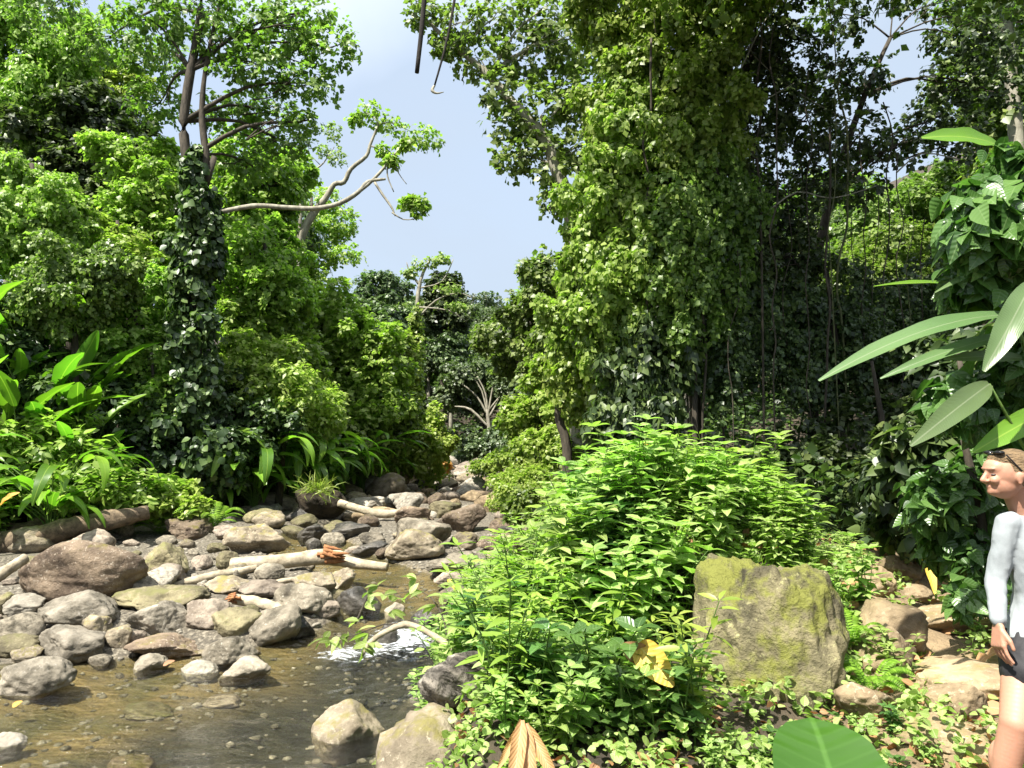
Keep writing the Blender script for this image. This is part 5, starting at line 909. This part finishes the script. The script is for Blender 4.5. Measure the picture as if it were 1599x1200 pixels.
o = bigleaf((1320, 1300, 2.95), (1270, 1126, 3.3), .235, 'ear', 'elephant_ear_leaf', None, (0, -.8, 1), .25, T=tmpl(np.linspace(0, 1, 12), np.clip(np.sqrt(np.clip(1 - (2 * np.linspace(.03, 1, 12) - 1) ** 2, 0, 1)) * np.linspace(1.05, .92, 12), .03, 1.1), 5), fold=.12, wave=.05); tag(o, 'huge rounded shiny green leaf at the bottom edge right of centre', 'leaf')
g = Geo(); q_ = P(1318, 1290, 2.97); addtube(g, [(q_[0] + .1, q_[1] + .15, hz(q_[0] + .1, q_[1] + .15) - .05), q_ + [.05, .08, -.1], q_], [.016, .013, .009], 6); k_ = g.mk('leaf_stalk', M['stem'], None); k_.parent = o; k_.location = tuple(-np.array(o.location))
o = bigleaf((995, 1005, 4.05), (1048, 1068, 3.9), .08, 'orange', 'dead_leaf', None, (-.3, -1, .4), .3, fold=.35); tag(o, 'big yellow dead leaf lying in front of the lichened boulder', 'dead leaf')
o = bigleaf((1010, 1030, 4.03), (974, 1008, 4.05), .06, 'dry', 'dead_leaf', None, (0, -1, .2), .5, fold=.4); tag(o, 'curled rusty leaf tucked behind the big yellow dead leaf', 'dead leaf')
root = empty('dead_leaf', P(818, 1120, 3.5), 'large brown dead leaf with drooping folded lobes at the bottom edge', 'dead leaf')
for b, t, w in [((815, 1125, 3.5), (798, 1250, 3.3), .035), ((822, 1130, 3.5), (832, 1260, 3.3), .03), ((822, 1132, 3.5), (872, 1225, 3.35), .028), ((815, 1130, 3.5), (778, 1200, 3.4), .02)]: bigleaf(b, t, w, 'dry', 'leaf_lobe', root, (0, -1, .3), .3, fold=.6, wave=.25)
for b, t, w, m_, lab in [((1100, 905, 5.0), (1150, 890, 5.2), .03, 'dry', 'brown star shaped leaf resting on top of the lichened boulder'), ((1440, 860, 7.5), (1460, 925, 7.2), .05, 'orange', 'yellowing upright leaf beside the rounded brown path rock'),
     ((1015, 700, 6.9), (1000, 690, 6.9), .03, 'orange', 'small orange leaf near the top of the herb mound'), ((770, 905, 9.3), (800, 915, 9.2), .05, 'orange', 'rusty leaf lying in the short grass'), ((700, 905, 7.2), (712, 922, 7.1), .03, 'orange', 'yellow leaf at the tip of the leafy branch above the riffle'),
     ((20, 1105, 6.4), (34, 1095, 6.45), .03, 'orange', 'yellow leaf on the water edge below the grey domed boulder'), ((255, 1040, 7.3), (272, 1032, 7.35), .03, 'dry', 'curled reddish leaf beside the small oval stone at the pool edge'), ((0, 790, 12.0), (28, 770, 12.0), .09, 'orange', 'yellow broad leaf at the left edge above the mossy log')]:
    tag(bigleaf(b, t, w, m_, 'fallen_leaf', None, (0, -.6, 1), .3, fold=.3), lab, 'leaf')
rr = random.Random(5)
for i in range(26):
    x = rr.uniform(2.4, 4.4); y = rr.uniform(4.2, 8); c = np.array([x, y, hz(x, y) + .05]); a = rr.uniform(0, 6.28)
    V, Fc, uv = leafgeo(c[None], np.array([[math.cos(a), math.sin(a), .2]]), np.array([[rr.uniform(-.4, .4), rr.uniform(-.4, .4), 1]]), np.array([rr.uniform(.12, .22)]), np.array([.035]), .6, .5, TL, wave=.2)
    tag(mk('fallen_leaf', V, Fc, M['dry'], None, c, uv), 'curled brown dead leaf scattered on the path rocks', 'leaf', 'dead leaves scattered on the path rocks')
# ---- leafy branch over the riffle
root = empty('leafy_branch', P(712, 1015, 6.4), 'crooked pale branch with glossy leaves hanging over the riffle', 'branch')
g = Geo(); pp = [(730, 1030, 6.4), (700, 1008, 6.5), (672, 990, 6.6), (648, 978, 6.7), (628, 976, 6.8), (600, 988, 6.8), (578, 1004, 6.8), (566, 1024, 6.8)]; addtube(g, [P(*a) for a in pp], [.035, .03, .027, .026, .03, .024, .022, .012], 9, .15, 2, 4); g.mk('main_stem', M['logp'], root)
for i, pp in enumerate([[(628, 976, 6.8), (600, 975, 6.85), (560, 990, 6.9), (520, 1000, 6.9)], [(555, 975, 6.9), (575, 930, 7.0), (590, 915, 7.0)], [(700, 1008, 6.5), (690, 960, 6.6), (660, 925, 6.8), (600, 930, 6.9)], [(690, 960, 6.6), (705, 930, 6.6), (720, 912, 6.6)]]):
    g = Geo(); addtube(g, [P(*a) for a in pp], [.009, .007, .005, .003][:len(pp)], 5); g.mk('twig', M['bark'], root)
g = Geo(); rs = np.random.RandomState(9)
for px_, py_, D_ in [(575, 990, 6.85), (560, 985, 6.9), (545, 992, 6.9), (530, 996, 6.9), (515, 1000, 6.9), (505, 998, 6.9), (560, 970, 6.9), (570, 945, 7), (580, 925, 7), (590, 915, 7), (600, 930, 6.9), (620, 935, 6.9), (640, 928, 6.8), (660, 925, 6.8), (680, 945, 6.7), (690, 930, 6.6), (715, 915, 6.6), (567, 1010, 6.8), (575, 1004, 6.8), (650, 905, 6.9), (610, 955, 6.9), (695, 965, 6.6)]:
    c = P(px_, py_, D_); n = 3; V, Fc, uv = leafgeo(np.repeat(c[None], n, 0), rs.randn(n, 3) * [1, .8, .5] + [-.3, 0, -.25], rs.randn(n, 3) * .5 + [0, -.3, 1], rs.uniform(.11, .19, n), .032, rs.uniform(.1, .5, n), .25, TB); g.add(V, Fc, uv)
g.mk('foliage', M['herb'], root)
# ================================================================== logs
def log(label, path, mat, parts=(), rough=.1, n=14, name='log', cat='log', org=None):
    p = [P(a, b, d) for a, b, d, r in path]; root = empty(name, p[0], label, cat)
    g = Geo(); addtube(g, p, [q[3] for q in path], n, rough, 7, 5); g.mk('stem', M[mat], root)
    for nm, pt, mt in parts:
        g = Geo(); rs = np.random.RandomState(len(pt)); c = P(*pt[:3]); d = norm(P(*pt[3:6]) - c)
        for k in range(16):
            s0 = c - d * .05 + rs.randn(3) * pt[6] * .45; e = s0 + d * rs.uniform(.5, 1.6) * pt[6] * 1.4 + rs.randn(3) * pt[6] * .35; addtube(g, [s0, (s0 + e) / 2, e], [pt[6] * .3, pt[6] * .22, .003], 5, .3, k)
        g.mk(nm, M[mt], root)
    return root
log('weathered brown mossy log propped across the left edge above the gravel bar', [(-60, 862, 12.8, .17), (0, 850, 13, .2), (60, 838, 13.1, .2), (120, 822, 13.4, .19), (180, 810, 13.7, .17), (232, 800, 14, .14)], 'logb', rough=.22)
log('shorter broken log behind the weathered mossy log', [(-10, 822, 13.8, .1), (40, 824, 13.8, .1), (85, 806, 14, .09), (118, 816, 14, .06)], 'logb', rough=.2)
log('bleached short stub leaning at the left edge of the gravel bar', [(-30, 925, 10.2, .09), (5, 895, 10.4, .08), (40, 872, 10.7, .07)], 'logp')
log('long pale log across the gravel bar, splintered open before its forked right end', [(362, 882, 11.3, .10), (400, 880, 11.3, .11), (450, 876, 11.35, .11), (500, 870, 11.4, .12), (528, 872, 11.4, .12), (555, 880, 11.3, .08), (605, 886, 11.2, .06)], 'logp',
    [('splintered_wood', (515, 868, 11.25, 540, 868, 11.2, .13), 'split')], rough=.06)
log('slender pale branch lying in front of the long pale log', [(232, 928, 10.2, .05), (280, 914, 10.4, .06), (330, 900, 10.6, .06), (375, 892, 10.8, .055), (402, 886, 10.9, .04)], 'logp', rough=.14, name='branch', cat='branch')
log('short pale branch with split reddish left end on the gravel bar', [(364, 936, 9.0, .06), (400, 941, 9.0, .07), (430, 950, 8.9, .065), (458, 965, 8.8, .05)], 'logp', [('split_end', (364, 935, 8.95, 350, 934, 8.95, .06), 'split')], rough=.14, name='branch', cat='branch')
log('thin yellow stick beneath the long pale log', [(412, 915, 10.0, .03), (440, 908, 10.1, .04), (470, 904, 10.2, .03)], 'logp', name='branch', cat='branch')
log('tan log lying upstream beside the dark grassy boulder', [(530, 786, 17.2, .09), (565, 796, 17, .09), (600, 803, 16.8, .1), (640, 799, 16.8, .07)], 'logp', rough=.08)
log('short dark log at the edge of the yellow green shrub', [(735, 771, 21, .1), (765, 773, 21, .1)], 'logb')
# ================================================================== the walker
def ball(g, c, r, sub=3):
    V, Fc = ICO[sub]; g.add(V * np.asarray(r) * np.ones(3) + np.asarray(c), Fc)
def bone(g, a, b, ra, rb, step=.3, sq=(1, 1, 1)):
    a, b = np.array(a, float), np.array(b, float); n = max(2, int(np.linalg.norm(b - a) / (min(ra, rb) * step)) + 1)
    for t in np.linspace(0, 1, n): ball(g, a + (b - a) * t, (ra + (rb - ra) * t) * np.array(sq))
def remesh(g, vox, it, name, mat, parent, fn=None):
    o = mk(name + '_tmp', np.concatenate(g.V), [np.concatenate(f) for f in g.F.values()], None)
    m = o.modifiers.new('r', 'REMESH'); m.mode = 'VOXEL'; m.voxel_size = vox
    s = o.modifiers.new('s', 'SMOOTH'); s.factor = .5; s.iterations = it
    bpy.context.view_layer.update(); ev = o.evaluated_get(bpy.context.evaluated_depsgraph_get()); me = bpy.data.meshes.new_from_object(ev)
    V = np.zeros(len(me.vertices) * 3, np.float32); me.vertices.foreach_get('co', V); V = V.reshape(-1, 3)
    if fn is not None: V = fn(V.astype(float), me)
    me.vertices.foreach_set('co', np.asarray(V, np.float32).ravel()); me.polygons.foreach_set('use_smooth', np.ones(len(me.polygons), bool)); me.materials.clear(); me.materials.append(mat); me.update()
    q = bpy.data.objects.new(name, me); me.name = name; COL.objects.link(q); q.parent = parent; bpy.data.objects.remove(o); return q
PX, PY = 2.295, 3.25; PZ = hz(PX, PY); PZ = .55
skin = plain('skin', (.36, .185, .12), (.42, .225, .15), 3, .5, .03, sss=.15)
M['shirt'] = plain('light grey jersey', (.24, .265, .275), (.27, .295, .305), 200, .85, .05)
M['short'] = plain('black shorts cloth', (.012, .012, .014), (.025, .024, .026), 40, .7, .1)
M['hair'] = plain('blond hair', (.07, .045, .022), (.34, .23, .12), 14, .5, 1, (1.2, 9, 9))
M['lens'] = plain('sunglasses plastic', (.01, .01, .01), None, 5, .15, 0)
M['eye'] = plain('eye', (.10, .08, .07), None, 5, .2, 0); M['shoe'] = plain('teal trainer', (.02, .16, .17), (.04, .25, .26), 20, .7, .2)
M['lip'] = plain('lips', (.42, .12, .10), None, 9, .4, 0)
root = empty('person', (PX, PY, PZ), 'woman in light grey long sleeved shirt and black shorts walking on the path, looking left', 'person')
g = Geo()
# head turned to -X
ball(g, (-.122, 0, 1.548), (.092, .072, .090)); ball(g, (-.145, 0, 1.50), (.068, .058, .070)); ball(g, (-.175, 0, 1.565), (.045, .055, .045))
ball(g, (-.175, 0, 1.468), (.038, .036, .028)); ball(g, (-.196, 0, 1.462), (.018, .020, .016)); bone(g, (-.215, 0, 1.545), (-.232, 0, 1.512), .008, .0125); ball(g, (-.222, .010, 1.508), .008); ball(g, (-.222, -.010, 1.508), .008)
ball(g, (-.207, 0, 1.486), (.011, .016, .008)); ball(g, (-.204, 0, 1.477), (.011, .014, .007)); ball(g, (-.2, .03, 1.513), (.02, .02, .02)); ball(g, (-.2, -.03, 1.513), (.02, .02, .02)); ball(g, (-.205, 0, 1.562), (.018, .045, .010))
for s in (-1, 1): ball(g, (-.118, s * .073, 1.525), (.016, .009, .028)); ball(g, (-.112, s * .077, 1.533), (.014, .008, .018)); ball(g, (-.12, s * .074, 1.503), (.009, .007, .009))
bone(g, (-.10, .015, 1.50), (-.03, .025, 1.34), .050, .056); ball(g, (.02, .03, 1.35), (.12, .06, .04))
for sh, el, wr in (((-.13, 0, 1.325), (-.185, .02, 1.08), (-.24, -.06, .92)), ((.195, 0, 1.30), (.25, .04, 1.05), (.24, -.04, .82))):
    bone(g, sh, el, .045, .036); bone(g, el, wr, .036, .023)
bone(g, (-.085, 0, .82), (-.235, -.13, .53), .090, .060); bone(g, (-.235, -.13, .53), (-.262, -.105, .38), .059, .054); bone(g, (-.262, -.105, .38), (-.30, -.07, .10), .054, .032); ball(g, (-.268, -.075, .36), (.046, .05, .09)); ball(g, (-.238, -.150, .53), (.036, .036, .05))
bone(g, (.11, 0, .82), (.13, .05, .48), .092, .058); bone(g, (.13, .05, .48), (.13, .14, .10), .052, .032); ball(g, (.13, .10, .36), (.048, .052, .09))
for x, y in ((-.30, -.07), (.13, .14)): bone(g, (x, y + .02, .045), (x - .01, y - .16, .03), .036, .03)
# hands
def loft(g, rows, m=26, n=36):
    rows = np.array(sorted(rows), float); t = np.linspace(rows[0, 0], rows[-1, 0], m); c = [np.interp(t, rows[:, 0], rows[:, k]) for k in range(1, 5)]
    for k in range(4):
        for _ in range(2): c[k][1:-1] = (c[k][:-2] + 2 * c[k][1:-1] + c[k][2:]) / 4
    th = np.arange(n) / n * 2 * np.pi; sq = lambda v: np.sign(v) * np.abs(v) ** .9
    V = np.stack([c[0][:, None] + c[2][:, None] * sq(np.cos(th)), c[1][:, None] + c[3][:, None] * sq(np.sin(th)), np.repeat(t[:, None], n, 1)], -1).reshape(-1, 3)
    Fq = np.array([(i * n + j, i * n + (j + 1) % n, (i + 1) * n + (j + 1) % n, (i + 1) * n + j) for i in range(m - 1) for j in range(n)])
    V = np.concatenate([V, [[c[0][0], c[1][0], t[0]], [c[0][-1], c[1][-1], t[-1]]]]); k = m * n; n0 = g.n; g.add(V, Fq)
    g.F.setdefault(3, []).append(np.array([(k, (j + 1) % n, j) for j in range(n)] + [(k + 1, (m - 1) * n + j, (m - 1) * n + (j + 1) % n) for j in range(n)]) + n0)
def hand(g, w, d, side, cur):
    w = np.array(w); d = np.array(d) / np.linalg.norm(d); a = np.array([0, 1.0, 0]); a = a - d * np.dot(a, d); a /= np.linalg.norm(a); nrm2 = np.cross(d, a) * side   # a: across the palm, nrm2: palm side
    for t in np.linspace(0, 1, 8):
        for q in np.linspace(-1, 1, 5): ball(g, w + d * (.01 + .075 * t) + a * q * (.020 + .012 * t), .0125, 3)
    for k, (q, l) in enumerate([(-.033, .070), (-.011, .082), (.011, .078), (.033, .060)]):
        p0 = w + d * .085 + a * q; dd = norm((d + a * q * 5)[None])[0]; r0 = .0088
        for s_, (fr, an) in enumerate([(.45, cur + .08 * k), (.3, cur * 1.2), (.25, cur * .8)]):
            dd = norm((dd * math.cos(an) + nrm2 * math.sin(an))[None])[0]; p1 = p0 + dd * l * fr; bone(g, p0, p1, r0, r0 * .92, .4); p0 = p1; r0 *= .92
    p0 = w + d * .03 - a * .028; p1 = p0 + d * .034 - a * .026 + nrm2 * .012; p2 = p1 + d * .030 + nrm2 * .010 - a * .004; bone(g, p0, p1, .013, .010, .3); bone(g, p1, p2, .0098, .008, .4)
loft(g, [(1.36, .03, 0, .11, .06), (1.29, .03, 0, .14, .08), (1.18, .03, 0, .135, .095), (1.03, .03, 0, .11, .08), (.92, .02, 0, .13, .085), (.84, .015, 0, .14, .09), (.79, .01, 0, .13, .08)])
hand(g, (-.243, -.065, .91), (-.14, -.18, -1), 1, .25); hand(g, (.24, -.045, .81), (.05, -.15, -1), -1, .25)
remesh(g, .0042, 6, 'body', skin, root)
# shirt
def wrinkle(am, fr):
    def f(V, me):
        N_ = np.zeros(len(V) * 3, np.float32); me.vertices.foreach_get('normal', N_); N_ = N_.reshape(-1, 3)
        return V + N_ * (am * fbm(V * np.array([fr, fr, fr * .45]) + 3 * fbm(V * 5, 2, 4)[:, None] * .3, 3, 7))[:, None]
    return f
g = Geo()
loft(g, [(1.375, .03, .01, .10, .05), (1.32, .03, 0, .155, .085), (1.20, .03, 0, .160, .112), (1.12, .03, 0, .150, .110), (1.03, .03, 0, .138, .102), (.96, .025, 0, .148, .108), (.90, .01, 0, .172, .120), (.84, 0, -.01, .188, .128), (.795, -.005, -.01, .190, .132)])
for s in (-1, 1): ball(g, (.03 + s * .065, -.068, 1.21), (.062, .048, .06))
ball(g, (.0, .03, 1.375), (.085, .062, .03)); bone(g, (-.065, .045, 1.395), (.06, .085, 1.36), .026, .04); ball(g, (.03, .10, 1.30), (.10, .04, .06))
for sh, el, wr in (((-.128, 0, 1.325), (-.188, .02, 1.08), (-.236, -.055, .93)), ((.19, 0, 1.325), (.25, .04, 1.06), (.24, -.04, .84))):
    bone(g, sh, el, .054, .042); bone(g, el, wr, .042, .031)
remesh(g, .007, 4, 'shirt', M['shirt'], root, wrinkle(.0045, 30))
g = Geo()
loft(g, [(.88, .0, 0, .150, .105), (.83, -.005, -.01, .165, .114), (.77, -.005, -.01, .172, .118), (.74, -.005, -.01, .165, .11)])
bone(g, (-.085, -.01, .82), (-.135, -.06, .715), .104, .098); bone(g, (.115, 0, .82), (.12, .02, .70), .104, .10)
remesh(g, .008, 4, 'shorts', M['short'], root, wrinkle(.004, 20))
g = Geo(); ball(g, (-.098, 0, 1.560), (.090, .079, .090), 4); ball(g, (-.14, 0, 1.597), (.062, .062, .046)); ball(g, (-.045, 0, 1.53), (.05, .055, .06)); ball(g, (-.01, 0, 1.515), (.028, .028, .035))
remesh(g, .006, 4, 'hair', M['hair'], root, lambda V, me: V[:, :] if True else V)
hair = root.children[-1]
g = Geo()
for s in (-1, 1):
    ball(g, (-.178, s * .034, 1.632), (.020, .028, .010)); bone(g, (-.165, s * .062, 1.622), (-.115, s * .083, 1.555), .004, .0035, .5)
bone(g, (-.19, -.012, 1.623), (-.19, .012, 1.623), .005, .005, .6)
remesh(g, .0035, 2, 'sunglasses', M['lens'], root)
for s in (-1, 1):
    g = Geo(); ball(g, (-.2045, s * .030, 1.537), (.0095, .011, .0045)); g.mk('eye', M['eye'], root, org=(0, 0, 0)).location = (0, 0, 0)
for c in root.children:
    if c.name.startswith('eye'):
        v = np.zeros(len(c.data.vertices) * 3, np.float32); c.data.vertices.foreach_get('co', v); v = v.reshape(-1, 3) + np.array([PX, PY, PZ], np.float32); c.data.vertices.foreach_set('co', v.ravel())
for x, y in ((-.30, -.07), (.13, .14)):
    g = Geo(); bone(g, (x, y + .03, .05), (x - .01, y - .16, .035), .046, .04); bone(g, (x, y + .01, .05), (x, y + .01, .10), .044, .042); remesh(g, .006, 3, 'shoe', M['shoe'], root)
for b_, mt, lab in [((585, 975, 622, 1008), 'd', 'wet dark stone on the left lip of the riffle'), ((640, 950, 680, 985), 'd', 'wet dark stone in the middle of the riffle'), ((672, 985, 712, 1020), 'd', 'wet dark stone under the foot of the leafy branch'), ((600, 940, 632, 962), 'g', 'small grey stone just above the riffle')]:
    rock(b_, mt, lab, 'river_rock', sharp=8)
print('HZ', hz(2.3, 3.25), 'LEAVES', NL[0])
